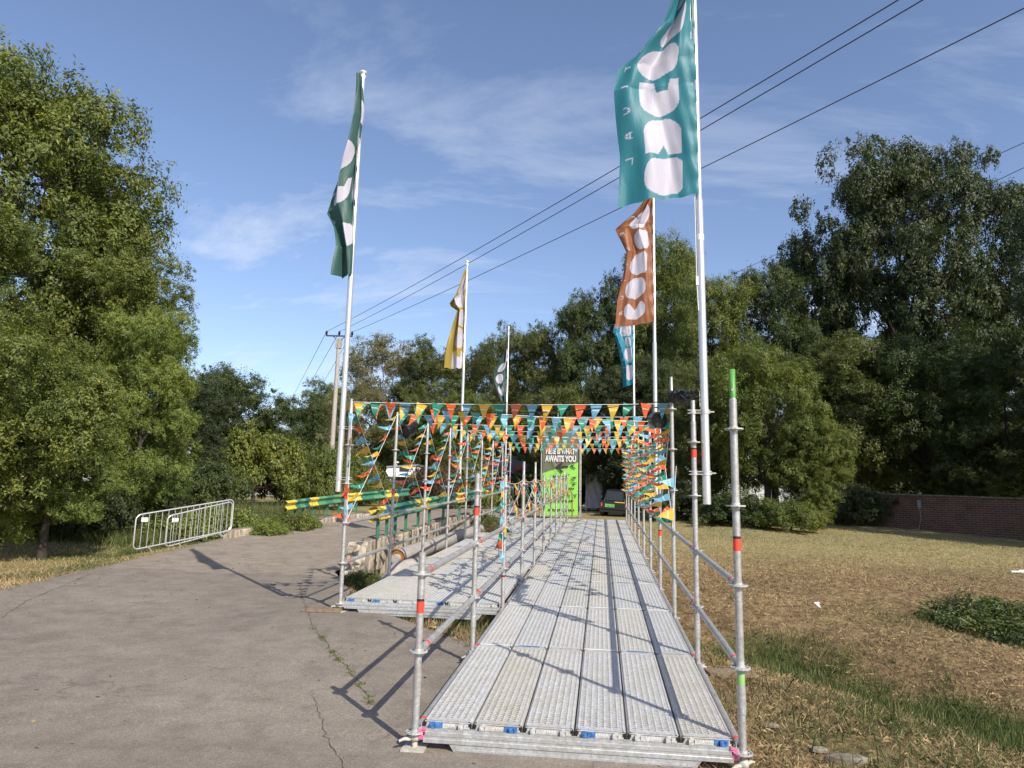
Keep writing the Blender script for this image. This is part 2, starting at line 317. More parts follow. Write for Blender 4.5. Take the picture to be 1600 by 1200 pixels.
me.polygons.add(len(Q)); me.polygons.foreach_set('loop_start', np.arange(0, Q.size, 4, dtype=np.int32)); me.polygons.foreach_set('loop_total', np.full(len(Q), 4, dtype=np.int32)); me.polygons.foreach_set('use_smooth', np.ones(len(Q), bool)); me.update(calc_edges=True)
for nm, val in (('green', greenf(X, Y)), ('pale', np.clip(sst(9, 15, Y)+sst(-8, -9, X), 0, 1)*.85)):
    a = me.attributes.new(nm, 'FLOAT', 'POINT'); a.data.foreach_set('value', val.ravel().astype(np.float32))
me.materials.append(M['ground']); tag(link('ground', me), kind='structure')
# road sheet
ys = np.concatenate([np.arange(-12, 14, .25), np.arange(14, 62, .8)]); us = np.linspace(0, 1, 25); mb = MB(); vs = []
for y in ys:
    l = np.interp(y, *LE)+.12*(vnoise(y*1.3, 0., 21)-.5); r = np.interp(y, *RE)+.25*(vnoise(y*2.1, 3., 22)-.5)
    for u in us: x = l+(r-l)*u; vs.append((x, y, float(G0(x, y))+.012))
nu = len(us); mb.add(vs, [[j*nu+i, j*nu+i+1, (j+1)*nu+i+1, (j+1)*nu+i] for j in range(len(ys)-1) for i in range(nu-1)], True)
tag(mb.build('road', M['asphalt']), kind='structure')
def crack(pxs, w, label=None):
    w2 = []
    for px, py in pxs:
        d_ = P(px, py, 1)-CAM; t = (-.17-CAM.z)/d_.z; q = CAM+d_*t; w2.append((q.x, q.y))
    pts = []
    for (ax, ay), (bx, by) in zip(w2[:-1], w2[1:]):
        n = max(2, int(math.hypot(bx-ax, by-ay)/.05))
        for i in range(n): t = i/n; pts.append((ax+(bx-ax)*t+random.gauss(0, .012), ay+(by-ay)*t+random.gauss(0, .012)))
    mb = MB(); vs = []
    for i, (x, y) in enumerate(pts):
        k_ = w*random.uniform(.2, 1); vs += [(x-k_, y, float(G0(x, y))+.016), (x+k_, y+random.uniform(-.3, .3)*k_, float(G0(x, y))+.016)]
    mb.add(vs, [[2*i, 2*i+1, 2*i+3, 2*i+2] for i in range(len(pts)-1)]); tag(mb.build('road_crack', M['crack']), kind='structure'); return w2
k = NT('crack_dirt'); k.col(k.ramp(k.noise(30, 4, .6, k.pos()), [(.3, (.03, .026, .02)), (.7, (.08, .066, .05))])); k.b.inputs['Roughness'].default_value = 1; M['crack'] = k.m
CRK = crack([(468, 930), (472, 960), (487, 1000), (505, 1018), (522, 1040), (545, 1060), (570, 1090), (582, 1112)], .006)
crack([(485, 1088), (497, 1120), (510, 1150), (524, 1175), (540, 1200), (556, 1225)], .004)
crack([(0, 975), (40, 950), (80, 935), (150, 908)], .007); crack([(490, 1005), (560, 1010), (640, 1003), (700, 1010)], .003); crack([(620, 1035), (680, 1040), (720, 1032)], .003)
def gz(x, y): return float(G(x, y)) if not inroad(np.array(x), np.array(y)) > .5 else float(G0(x, y))+.012
# ------------------------------------------------------------------ grass
def blades(name, pts, hmin, hmax, w, lean, colf, label, cat):
    n = len(pts); x, y = pts[:, 0], pts[:, 1]; z = G(x, y); h = rng.uniform(hmin, hmax, n); a = rng.uniform(0, 2*np.pi, n); b = rng.uniform(0, 2*np.pi, n)
    ln = rng.uniform(*lean, n); ww = w*rng.uniform(.6, 1.4, n)
    base = np.stack([x, y, z+.002], -1); tdir = np.stack([np.cos(a)*np.sin(ln), np.sin(a)*np.sin(ln), np.cos(ln)], -1)
    sd = np.stack([np.cos(b), np.sin(b), np.zeros(n)], -1)*ww[:, None]
    mid = base+tdir*(h*.55)[:, None]+np.array([0, 0, 1])*(h*.06)[:, None]; tip = base+tdir*h[:, None]-np.array([0, 0, 1])*(h*.12*ln)[:, None]
    Vt = np.stack([base-sd, base+sd, mid+sd*.8, tip, mid-sd*.8], 1).reshape(-1, 3)
    me = npmesh(name, Vt, 5, M['blade']); c = colf(x, y, n); c = np.concatenate([c, np.ones((n, 1))], 1); setcol(me, 'col', np.repeat(c, 5, 0))
    return tag(link(name, me), label, cat, kind='stuff')
def bcol(x, y, n, gbias=0):
    g = (greenf(x, y)+gbias+.12 > rng.uniform(.15, 1.0, n)); t = rng.uniform(0, 1, (n, 1)); s = rng.uniform(.7, 1.25, (n, 1))
    pn = vnoise(x*1.1, y*1.1, 51)[:, None]; straw = np.array([.52, .405, .215])*(1-t)+np.array([.24, .16, .09])*t; straw = straw*(.7+.6*pn); far = sst(8, 14, y)[:, None]; straw = straw*(1-far)+np.array([.42, .36, .18])*far
    gr = np.array([.06, .085, .025])*(1-t)+np.array([.17, .18, .07])*t
    return np.where(g[:, None], gr, straw)*s
def samp(n, x0, x1, y0, y1, k=1.0, cx=.17, cy=-4.8, ok=None):
    P_ = []
    tot = 0
    while tot < n:
        x = rng.uniform(x0, x1, n*2); y = rng.uniform(y0, y1, n*2); d = np.hypot(x-cx, y-cy); keep = rng.uniform(0, 1, n*2) < np.clip((4.2/d)**k, 0, 1)
        if ok is not None: keep &= ok(x, y)
        P_.append(np.stack([x, y], -1)[keep]); tot += keep.sum()
    return np.concatenate(P_)[:n]
offroad = lambda x, y: inroad(x, y) < .05
notdeck = lambda x, y: (inroad(x, y) < .1) & ~((x > -1.1) & (x < 1.1) & (y > .1))
notdecks = lambda x, y: ~((x > -1.1) & (x < 1.1) & (y > -.1)) & ~((x > -3.2) & (x < -.9) & (y > 4.0))
blades('dry_grass', samp(330000, .6, 16, -4.5, 16, 1.5, ok=lambda x, y: notdeck(x, y) & (vnoise(x*1.9, y*1.9, 41)*.6+vnoise(x*6, y*6, 42)*.4 > rng.uniform(.15, .62, len(x)))), .03, .105, .0019, (.6, 1.52), bcol, 'cut straw and dry grass covering the bank right of the walkway', 'grass')
blades('field_grass', samp(120000, -.5, 26, 8, 27, .5, ok=notdeck), .02, .06, .006, (.5, 1.45), bcol, 'pale yellow mown grass of the far field in front of the trees', 'grass')
blades('verge_grass', samp(100000, -22, -8, 2, 18, .5, ok=offroad), .03, .12, .005, (.3, 1.3), lambda x, y, n: bcol(x, y, n, .1), 'straw coloured and green grass along the left road verge', 'grass')
def near(pl, s): return lambda x, y: (segdist(x, y, pl) < np.abs(rng.normal(0, s, len(x)))) & (inroad(x, y) < .1)
gcol = lambda x, y, n: (np.array([.05, .08, .02])+rng.uniform(0, 1, (n, 1))**2*np.array([.2, .17, .08]))*rng.uniform(.7, 1.2, (n, 1))
blades('ditch_grass', samp(30000, -4.2, 9, -4, 9, 1.0, ok=lambda x, y: (near(DL, 1.5)(x, y) | (np.hypot((x-6.3)/1.5, (y-5.3)/1.0) < rng.uniform(.2, 1.1, len(x)))) & notdecks(x, y) & (vnoise(x*.9+2, y*.9, 31)+.5*vnoise(x*3.3, y*3.3, 2) > rng.uniform(.5, 1.15, len(x)))), .04, .17, .003, (.05, .8), gcol, 'green weeds growing along the shallow ditch that runs from under the walkway to the lower right', 'weeds')
blades('tall_weeds', samp(70000, -28, -9.6, 13.5, 26, .3, ok=lambda x, y: near(DL2, 2.4)(x, y) & (y > 13+.25*(x+10)**2*0+1.1*(-x-9.6)*.0+2*(x > -12.5))), .15, .5, .007, (.05, .7), gcol, 'tall green weeds in the hollow behind the crowd barriers', 'weeds')
def crackpts():
    pl = CRK; P_ = []
    for (ax, ay), (bx, by) in zip(pl[:-1], pl[1:]):
        for c in range(6):
            t = random.random(); q = rng.normal(0, 1, (int(rng.choice([5, 12, 50, 80])), 2))*np.array([.018, .03]); P_.append(np.array([ax+(bx-ax)*t, ay+(by-ay)*t])+q)
    return np.concatenate(P_)
o = blades('crack_grass', crackpts(), .02, .05, .0025, (.3, 1.2), lambda x, y, n: np.array([.16, .18, .06])*rng.uniform(.5, 1.3, (n, 1)), 'small tufts growing in a crack of the asphalt beside the left platform', 'grass'); o.location.z = .05
def edgepts():
    y = rng.uniform(.0, 8.6, 5200); x = np.interp(y, *RE)+rng.normal(.12, .12, 5200); k_ = notdecks(x, y); return np.stack([x, y], -1)[k_]
o = blades('edge_grass', edgepts(), .04, .16, .004, (.2, 1.2), lambda x, y, n: bcol(x, y, n, .15), 'dry tufts fringing the broken asphalt edge under the platforms', 'grass'); o.location.z = .02
# ------------------------------------------------------------------ trees
def leaves_at(C, Rr, n, leaf, flat=.8, up=.55):
    """leaf quads on small twig sprays, the sprays spread through ragged clumps"""
    ns = len(C)*22; w = Rr**2; w = w/w.sum(); k = rng.choice(len(C), ns, p=w)
    d = rng.normal(0, 1, (ns, 3)); d /= np.linalg.norm(d, axis=1)[:, None]
    rad = Rr[k]*rng.uniform(.2, .95, ns)**.5*np.where(rng.uniform(0, 1, ns) < .1, 1.25, 1)
    SC_ = C[k]+d*rad[:, None]*np.array([1, 1, flat]); sd = d; sr = rng.uniform(.14, .34, ns)*(Rr[k]/1.0)**.5
    ax = rng.normal(0, 1, (ns, 3))*.8+d*.5; ax[:, 2] -= .15; ax /= np.linalg.norm(ax, axis=1)[:, None]
    j = rng.integers(0, ns, n); o = rng.normal(0, .5, (n, 3)); along = rng.uniform(-1, 1.05, n)
    c = SC_[j]+(o*sr[j][:, None]*.8)+ax[j]*(along*sr[j]*1.1)[:, None]
    nrm = sd[j]*.95+rng.normal(0, .42, (n, 3))+np.array([0, 0, up*.6]); nrm /= np.linalg.norm(nrm, axis=1)[:, None]
    t = np.cross(nrm, rng.normal(0, 1, (n, 3))); t /= np.linalg.norm(t, axis=1)[:, None]; b = np.cross(nrm, t)
    s = leaf*rng.uniform(.6, 1.35, n)[:, None]
    q = np.stack([c-t*s, c+b*s*.42+nrm*s*.12, c+t*s, c-b*s*.42+nrm*s*.12], 1)
    return q.reshape(-1, 3)
def crown_mesh(name, Rx, H, nc, n, leaf, cr=(.7, 1.3), seed=0, shape='round', z0=0, gap=0):
    r = np.random.default_rng(seed); C = []; Rr = []
    while len(C) < nc:
        d = r.normal(0, 1, 3); d /= np.linalg.norm(d); q = r.uniform(.35, 1)**.5
        lob = .78+.5*float(vnoise(np.array(math.atan2(d[1], d[0])*1.3+seed), np.array(d[2]*2.2+5), seed))
        if shape == 'oak': lob = .74+.5*float(vnoise(np.array(math.atan2(d[1], d[0])*1.6+seed), np.array(d[2]*2.6+5), seed))
        p = d*q*lob; z = p[2]
        if shape == 'tall': tw = 1-.45*max(0, z)
        elif shape == 'bush': tw = 1; z = abs(z)*1.0-.45
        else: tw = 1-.15*max(0, -z)
        C.append((p[0]*Rx*tw, p[1]*Rx*tw, z0+H/2+z*H/2)); Rr.append(r.uniform(*cr))
    C = np.array(C); Rr = np.array(Rr)
    if gap: keep = vnoise(C[:, 0]*.5+3, C[:, 2]*.5+C[:, 1]*.3, seed+5) > gap; C = C[keep]; Rr = Rr[keep]
    return npmesh(name, leaves_at(C, Rr, n, leaf), 4, M['leaf']), C
def trunk_mesh(name, C, H0, r0, nl=16, seed=0, lean=0, top=.7):
    r = np.random.default_rng(seed); mb = MB(); zt = C[:, 2].min()*(1-top)+C[:, 2].max()*top; pts = [Vector((0, 0, -.3))]
    for i in range(1, 8): t = i/7; pts.append(Vector((lean*t+r.normal(0, .12)*t, r.normal(0, .12)*t, zt*t)))
    tp = [1.25, .95, .85, .75, .6, .45, .3, .15]; mb.path(pts, r0, 10, taper=tp)
    for k in r.choice(len(C), min(nl, len(C)), replace=False):
        e = Vector(C[k]); t = min(.9, max(.22, (e.z*.62)/zt)); j = t*7; i = int(j); a = pts[i].lerp(pts[min(i+1, 7)], j-i); rr = r0*(1-t)*.55+.02
        m1 = a.lerp(e, .35)+Vector((0, 0, (e-a).length*.04))+Vector(r.normal(0, .15, 3)); m2 = a.lerp(e, .7)+Vector(r.normal(0, .2, 3))
        mb.path([a, m1, m2, e], rr, 6, taper=[1, .75, .5, .2])
        for _ in range(3):
            e2 = e+Vector(r.normal(0, .7, 3)); mb.path([m2, m2.lerp(e2, .5)+Vector(r.normal(0, .1, 3)), e2], rr*.4, 4, taper=[1, .6, .2])
    return mb.mesh(name, M['bark'])
VAR = {}
def variant(key, Rx, H, base, nc, n, leaf, cr, seed, shape='round', gap=0, r0=.3, nl=16, lean=0, top=.7):
    cm, C = crown_mesh('crown', Rx, H, nc, n, leaf, cr, seed, shape, base, gap); tm = trunk_mesh('trunk', C, base, r0, nl, seed, lean, top); VAR[key] = (cm, tm, H+base, Rx)
ASP = (1.7, 2.3, 3.0, 3.9)
for i_, a_ in enumerate(ASP):
    variant(('dense', i_), 4.6, 4.6*a_-2.0, 2.0, int(62*a_), int(62000*a_), .072, (.6, 1.35), 31+i_, 'round', 0, .3, 16)
    variant(('airy', i_), 4.4, 4.4*a_-1.8, 1.8, int(80*a_), int(36000*a_), .066, (.45, 1.0), 41+i_, 'round', .22, .26, 22)
variant('oak', 7.6, 15.5, 3.0, 430, 330000, .092, (.6, 1.3), 27, 'oak', .1, .42, 24, .5, .7)
variant('bush', 2.6, 4.4, -.5, 70, 42000, .075, (.45, .9), 6, 'bush', 0, .12, 10)
variant('bush2', 3.2, 5.0, -.6, 80, 45000, .09, (.5, 1.0), 9, 'bush', 0, .12, 10)
variant('hedge', 1.3, 1.6, -.2, 40, 12000, .05, (.22, .45), 8, 'bush', 0, .04, 6)
def tree(px, top, d, hw, key, col, label, name='tree', cat='tree', group=None, base=None, rot=None):
    """stand a tree at distance d along a surveyed bearing, tall and wide enough for its real size"""
    g = P(px, 790, d); z = float(G(g.x, g.y)); T = P(px, top, d); h = T.z-z; w = hw*d/FPX
    if key in ('broad', 'broad2', 'tall', 'airy'): key = ('airy' if key == 'airy' else 'dense', int(np.argmin([abs(math.log(a_*w/h)) for a_ in ASP])))
    cm, tm, H, Rx = VAR[key]; o = empty(name, (g.x, g.y, z-.05), random.uniform(0, 6.28) if rot is None else rot); o.scale = (w/Rx, w/Rx, h/H)
    tag(o, label, cat, group); c = link('crown', cm, o); t = link('trunk', tm, o); c.color = (*col, 1); return o
DG = (.066, .092, .034); MG = (.125, .155, .042); YG = (.15, .178, .048); OL = (.108, .128, .045); GY = (.17, .165, .10); OK = (.048, .066, .032); LG = (.16, .205, .055)
TG = 'trees standing round the road and field'
for a in [
 (-60, 20, 25, 230, 'broad', MG, 'largest broad leafy tree filling the left edge of the picture'),
 (92, 222, 28, 92, 'broad2', DG, 'dark green tree whose notched side leans out left of the open sky'),
 (160, 355, 25, 112, 'broad', MG, 'rounded green tree in front of the dark one, its edge stepping down to the sky'),
 (-40, 470, 15.5, 170, 'broad2', MG, 'bright green low-branched tree at the left edge with boughs near the ground'),
 (208, 455, 21.5, 78, 'broad', LG, 'light green sunlit tree left behind the crowd barriers'),
 (75, 560, 17, 95, 'broad', LG, 'light green low tree whose boughs droop over the left verge'),
 (-160, 250, 19, 170, 'tall', MG, 'tree at the far left edge shading the verge'),
 (345, 575, 36, 95, 'broad2', DG, 'dark rounded tree above the crowd barriers between the big left trees and the low one'),
 (300, 590, 30, 70, 'tall', OK, 'shadowy tree behind the left thicket'),
 (470, 620, 62, 60, 'broad', DG, 'distant rounded tree just left of the utility pole'),
 (505, 585, 66, 50, 'tall', MG, 'distant tree crown behind the utility pole'),
 (585, 515, 52, 78, 'airy', GY, 'greyish thin-leaved tree right of the tall left flagpole'),
 (560, 600, 44, 60, 'airy', GY, 'brownish tangled tree low behind the first bunting posts'),
 (672, 520, 50, 75, 'broad', OL, 'full green tree behind the yellow flag, left of it'),
 (755, 525, 54, 60, 'broad2', OL, 'green tree between the yellow flag and the dark green flag'),
 (786, 478, 47, 48, 'airy', OL, 'tree with a knobbly crown rising above the short green flag'),
 (845, 485, 46, 58, 'tall', OL, 'olive tree right of the dark green flag'),
 (925, 428, 43, 68, 'tall', DG, 'tall dark tree left of the orange flag'),
 (985, 405, 44, 60, 'broad2', DG, 'dark tree behind the small blue flag'),
 (1045, 318, 42, 80, 'tall', MG, 'highest tree in the middle, between the orange flag and the right flagpole'),
 (1115, 395, 38, 75, 'tall', MG, 'tree directly behind the right flagpole'),
 (1212, 378, 40, 82, 'broad', DG, 'tree with an uneven top left of the big oak'),
 (1436, 168, 40, 172, 'oak', (.06, .08, .04), 'huge dark oak with ragged crown on the right against the sky'),
 (1290, 470, 45, 70, 'broad', DG, 'dark tree filling the dip left of the big oak'),
 (1570, 385, 46, 75, 'airy', GY, 'pale grey-green tree right behind the oak'),
 (1752, 170, 26, 105, 'airy', OK, 'tree at the right edge with only a few boughs in view'),
 (1835, 330, 20, 150, 'broad', DG, 'tree just beyond the right edge shading the brick wall and the field border'),
 (1330, 500, 33, 100, 'broad', OL, 'bushy tree below the oak, over the left end of the brick wall'),
 (1450, 530, 32, 120, 'broad2', DG, 'dark low tree overhanging the brick wall'),
 (1585, 520, 29, 90, 'broad', DG, 'dark tree over the brick wall at the right edge'),
 (1200, 520, 26.5, 92, 'broad2', MG, 'bushy green tree behind the tall post with the green tip'),
 (1105, 560, 28, 62, 'broad', OL, 'leafy tree behind the lower end of the right flagpole'),
 (1270, 640, 25.5, 62, 'broad', MG, 'light green small tree whose boughs hang over the field edge'),
 (640, 610, 42, 60, 'broad2', OL, 'green tree low behind the bunting left of the yellow flagpole'),
 (720, 600, 40, 55, 'broad', MG, 'low green tree behind the foot of the yellow flag'),
 (880, 590, 37, 75, 'broad2', OL, 'olive tree behind the white street lamp'),
 (985, 560, 34, 75, 'broad', OK, 'dark tree behind the right bunting posts'),
 (800, 640, 44, 55, 'broad2', OK, 'dark tree in the gap behind the middle posts'),
 (1040, 540, 33, 50, 'tall', DG, 'dark slim tree behind the cable bundle'),
 (1390, 600, 42, 110, 'bush2', OK, 'dark thicket behind the brick wall'),
 (1560, 610, 40, 110, 'bush2', OK, 'second dark thicket behind the brick wall at the right edge'),
 ]: tree(*a, group=TG)
BG_ = 'bushes below the trees'
for a in [
 (395, 640, 31, 85, 'bush2', YG, 'yellow-green bush behind the left end of the long guardrail'),
 (470, 655, 34, 60, 'bush', MG, 'green bush behind the middle of the long guardrail'),
 (320, 690, 27, 55, 'bush', DG, 'dark bush above the top rail of the barriers'),
 (512, 678, 29, 42, 'bush2', MG, 'green bush covering the foot of the utility pole'),
 (545, 690, 36, 45, 'bush2', MG, 'green bush behind the second tall post'),
 (590, 735, 33, 40, 'bush', MG, 'low green bush below the white caravan'),
 (675, 700, 31, 42, 'bush', (.11, .075, .045), 'dry reddish-brown bush right of the white caravan'),
 (735, 700, 33, 40, 'bush2', YG, 'yellowish bush at the far end of the near guardrail'),
 (1235, 765, 23.5, 48, 'bush', MG, 'light green shrub at the edge of the far field'),
 (1150, 760, 25, 60, 'bush2', DG, 'dark shrub behind the lower end of the right flagpole'),
 (1060, 745, 27, 55, 'bush', OK, 'dark shrub behind the right bunting posts'),
 (1320, 740, 29, 60, 'bush2', OK, 'black-green shrub at the left end of the brick wall'),
 (210, 700, 24, 70, 'bush', DG, 'dark shrub under the left trees behind the barriers'),
 (90, 730, 23, 80, 'bush2', OK, 'shaded shrub under the left trees'),
 (-30, 720, 20, 80, 'bush2', OK, 'shaded shrub at the left edge under the trees'),
 (150, 715, 20.5, 60, 'bush', OK, 'dark shrub just left of the crowd barriers under the trees'),
 (900, 715, 40, 45, 'bush', OL, 'olive bush right of the green banner'),
 (985, 700, 36, 45, 'bush2', OK, 'dark bush behind the parked buggy'),
 (840, 720, 38, 60, 'bush2', OK, 'dark bush left behind the green banner'),
 ]: tree(*a, name='bush', cat='bush', group=BG_)
for a in [
 (455, 790, 21, 42, 'hedge', MG, 'ivy plant sprawling over the left end of the roadside kerb'),
 (425, 805, 20, 36, 'hedge', LG, 'trailing ivy at the start of the roadside kerb'),
 (762, 795, 21, 30, 'hedge', OL, 'shrub between the near guardrail and the left platform'),
 (778, 812, 19, 22, 'hedge', (.12, .09, .045), 'dry brown shrub beside the left platform near the pipe'),
 (575, 878, 13.4, 30, 'hedge', OL, 'weed clump at the foot of the broken parapet end'),
 (1548, 915, 9.8, 95, 'hedge', (.1, .125, .045), 'dark green weed clump in the ditch at the right edge'),
 (1600, 955, 9.2, 80, 'hedge', DG, 'second weed clump at the right edge in front of the larger one'),
 (1465, 958, 10.2, 48, 'hedge', OL, 'olive weed clump left of the two big ones at the right edge'),
 (1205, 960, 10.2, 36, 'hedge', MG, 'green weed clump right of the tall near post'),
 (715, 975, 9.0, 26, 'hedge', DG, 'weed clump in the shade under the left platform edge'),
 (1100, 905, 12.5, 22, 'hedge', OL, 'small weed clump on the bank beside the right railing'),
 (345, 775, 21.5, 60, 'hedge', LG, 'light green leafy weeds behind the right end of the barriers'),
 (260, 785, 22.5, 60, 'hedge', LG, 'light green leafy weeds behind the left end of the barriers'),
 ]: tree(*a, name='weed_clump', cat='weed clump', group='leafy weed clumps on the ground')
# ------------------------------------------------------------------ scaffold walkway
def dz(y): return S*y
XR, XM, XL = 1.035, -1.035, -3.105
NB = 10
def rosette_mesh():
    mb = MB(); n = 16; r0, r1, h = .024, .062, .005
    ring = lambda r, z, w=1: [(r*math.cos(2*math.pi*i/n)*1, r*math.sin(2*math.pi*i/n), z) for i in range(n)]
    vs = ring(r0, h)+ring(.036, h)+ring(.052, h)+ring(r1, h)+ring(r1, -h)+ring(.052, -h)+ring(.036, -h)+ring(r0, -h); fs = []
    def q(a, b, i): j = (i+1) % n; fs.append([a*n+i, b*n+i, b*n+j, a*n+j])
    for i in range(n):
        q(0, 1, i); q(2, 3, i); q(3, 4, i); q(4, 5, i); q(6, 7, i)
        if i % 2 == 0: q(1, 2, i); q(5, 6, i)
        else: q(1, 6, i); q(5, 2, i)
    mb.add(vs, fs); mb.lathe([(.0275, -.02), (.0275, .02)], n=12); return mb.mesh('rosette', M['cast'])
ROS = rosette_mesh()
def stickermesh():
    mb = MB(); mb.lathe([(.0249, -.045), (.0249, .03)], n=14); mb.m = 1; mb.lathe([(.0251, .03), (.0251, .047)], n=14); return mb.mesh('sticker', [M['red'], M['dark']])
STK = stickermesh()
bandm = MB().lathe([(.0248, -.018), (.0248, .018)], n=14).mesh('band', M['red'])
def jackmesh():
    mb = MB(); mb.box((0, 0, .006), (.15, .15, .012)); mb.lathe([(.019, 0), (.019, .3)], n=12)
    mb.lathe([(.02, .052), (.034, .055), (.034, .075), (.026, .095), (.02, .1)], n=14)
    for a in (0, 180):
        d = Vector((math.cos(R(a+35)), math.sin(R(a+35)), 0)); mb.path([d*.03+Vector((0, 0, .064)), d*.075+Vector((0, 0, .068)), d*.11+Vector((0, 0, .06))], .013, 6, taper=[1.2, .9, .6])
    return mb.mesh('base_jack', M['wornplate'])
JACK = jackmesh()
frame = empty('scaffold_frame', (0, 0, 0)); tag(frame, 'galvanised scaffold railing frame carrying the two metal walkways', 'scaffold')
def standard(x, y, top, collar=None, stk=(), rot=0, ros=None, spig=True):
    zd = dz(y); zg = min(gz(x, y), zd-.17); mb = MB()
    body = top-.2 if spig else top
    mb.tube((0, 0, zg+.07-zd), (0, 0, body), .0242, n=14)
    mb.lathe([(.0275, .155), (.0275, .32)], n=14)
    if spig: mb.lathe([(.0242, body-.03), (.022, body), (.0195, body+.005), (.0195, top)], n=14); mb.lathe([(.0195, top), (.0, top+.001)], n=14)
    for a in (20, 160, 250): d = Vector((math.cos(R(a)), math.sin(R(a)), 0)); mb.box(d*.0185+Vector((0, 0, body+.06 if spig else body-.1)), (.008, .008, .014))
    o = mb.build('standard', M['tube'], frame, (x, y, zd)); o.rotation_euler = (R(random.uniform(-.25, .25)), R(random.uniform(-.25, .25)), 0)
    for z in (ros or [k*.5-.07 for k in range(0, 9) if k*.5-.07 < body-.03]):
        r = link('rosette', ROS, o, (0, 0, z)); r.rotation_euler.z = random.uniform(-.1, .1)
    for z in stk: r = link('sticker', STK, o, (0, 0, z)); r.rotation_euler.z = random.uniform(0, 6)
    j = link('base_jack', JACK, o, (0, 0, zg-zd+.0)); j.rotation_euler.z = random.uniform(-.4, .4)
    return o
STD = {}
STD['R', 0] = standard(XR, 0, 2.33, stk=(1.19,))
STD['R', 1] = standard(XR, BAY, 2.33, stk=(1.83,))
STD['R', 2] = standard(XR, 2*BAY, 2.84, stk=(.23,))
for i in range(3, NB+1): STD['R', i] = standard(XR, i*BAY, 2.56+.05*(i % 2), stk=(random.choice([.3, .75, 1.6]),))
STD['M', 0] = standard(XM, 0, 1.07, stk=(.72,), spig=False)
STD['M', 1] = standard(XM, BAY, 1.6, stk=(1.24,), spig=False)
for i in range(2, NB+1): STD['M', i] = standard(XM, i*BAY, [1.58, 1.78, 1.8, 1.56, 1.56, 1.6, 1.55, 1.75, 1.6][i-2], stk=(random.choice([.28, .3, .9, 1.3]),), spig=i in (3, 4, 9))
for i in range(2, NB+1): STD['L', i] = standard(XL, i*BAY, 2.54, stk=([1.27, 1.27, 1.3, 1.9, 1.3, .9, 1.3, 1.3, 1.3][i-2],))
# coloured top of the nearest right post
mb = MB(); mb.lathe([(.0199, 2.13), (.0199, 2.331), (0, 2.332)], n=14); mb.build('spray_mark', M['green'], STD['R', 0])
mb = MB(); mb.lathe([(.0246, .33), (.0246, .47)], n=14); k = NT('fading_green_spray'); p = k.obj(); sx = k.n('ShaderNodeSeparateXYZ'); k.l(p, sx.inputs[0]); k.col(k.ramp(k.n('ShaderNodeMath', operation='MULTIPLY').outputs[0], [(0, (.2, .5, .06)), (1, (.45, .46, .46))])); mm = k.t.nodes['Math']; k.l(sx.outputs[2], mm.inputs[0]); mm.inputs[1].default_value = 2.1; k.b.inputs['Roughness'].default_value = .5
k.t.nodes['Color Ramp'].color_ramp.elements[0].position = .72; mb.build('spray_mark', k.m, STD['R', 0])
def ledger(x, i, h, band=True, x2=None, i2=None):
    a = Vector((x, i*BAY, dz(i*BAY)+h)); b = Vector((x if x2 is None else x2, (i+1 if i2 is None else i2)*BAY, dz((i+1 if i2 is None else i2)*BAY)+h)); d = (b-a).normalized()
    mb = MB(); mb.tube((d*.075), (b-a)-d*.075, .0242, n=12)
    up = Vector((0, 0, 1)); sdv = d.cross(up)
    for s_, e in ((1, Vector()), (-1, b-a)):
        rot = Matrix((d*s_, sdv*s_, up)).transposed()
        mb.box(e+d*s_*.055, (.055, .034, .062), rot); mb.box(e+d*s_*.043+up*.012, (.012, .006, .11), rot); mb.box(e+d*s_*.03+up*.0, (.03, .04, .018), rot)
    o = mb.build('ledger', M['tube'], frame, a)
    if band:
        q = d.to_track_quat('Z', 'Y')
        for t in ((.14, .18) if i % 2 else (.15,)):
            s2 = link('band', bandm, o, d*(t*1.0+.06)); s2.rotation_mode = 'QUATERNION'; s2.rotation_quaternion = q
    return o
for i in range(NB):
    for h in (.93, .43, -.07): ledger(XR, i, h, band=(i < 6))
    for h in (.93, .43, -.07): ledger(XM, i, h, band=(i < 6))
    if i >= 2:
        for h in (.93, .43, -.07): ledger(XL, i, h, band=(i < 6))
def transom(xa, xb, y, front=False):
    z = dz(y)-.07; mb = MB(); a = xa+.06; b = xb-.06
    prof = [(-.024, -.055), (.024, -.055), (.024, .008), (.018, .012), (.018, .03), (.014, .03), (.014, -.0), (-.014, 0), (-.014, .03), (-.018, .03), (-.018, .012), (-.024, .008), (-.024, -.012), (-.021, -.016), (-.021, -.028), (-.024, -.032)]
    mb.prism(prof, a, b, 'x')
    c0 = a+.17; c1 = b-.19
    mb.prism([(c0, -.058), (c1, -.058), (c1-.02, -.085), (c1-.03, -.1), (c1-.06, -.128), (c0+.06, -.128), (c0+.03, -.1), (c0+.02, -.085)], -.018, .018, 'y')
    mb.box(((c0+c1)/2, -.02, -.09), (c1-c0-.1, .006, .012)); mb.box(((c0+c1)/2, -.02, -.12), (c1-c0-.16, .006, .006))
    for s_, x in ((1, xa), (-1, xb)): mb.box((x+s_*.05, 0, -.005), (.05, .04, .07)); mb.box((x+s_*.04, 0, .01), (.006, .012, .1))
    mb.m = 1
    if front:
        for s_, x in ((1, xa), (-1, xb)): mb.box((x+s_*.048, -.022, -.005), (.04, .004, .06), Matrix.Rotation(s_*.25, 3, 'Y')); mb.box((x+s_*.066, -.024, .028), (.022, .012, .014))
    return mb.build('transom', [M['beam'], M['pink']], frame, (0, y, z))
for i in range(NB+1): transom(XM, XR, i*BAY, i == 0)
for i in range(2, NB+1): transom(XL, XM, i*BAY, False)
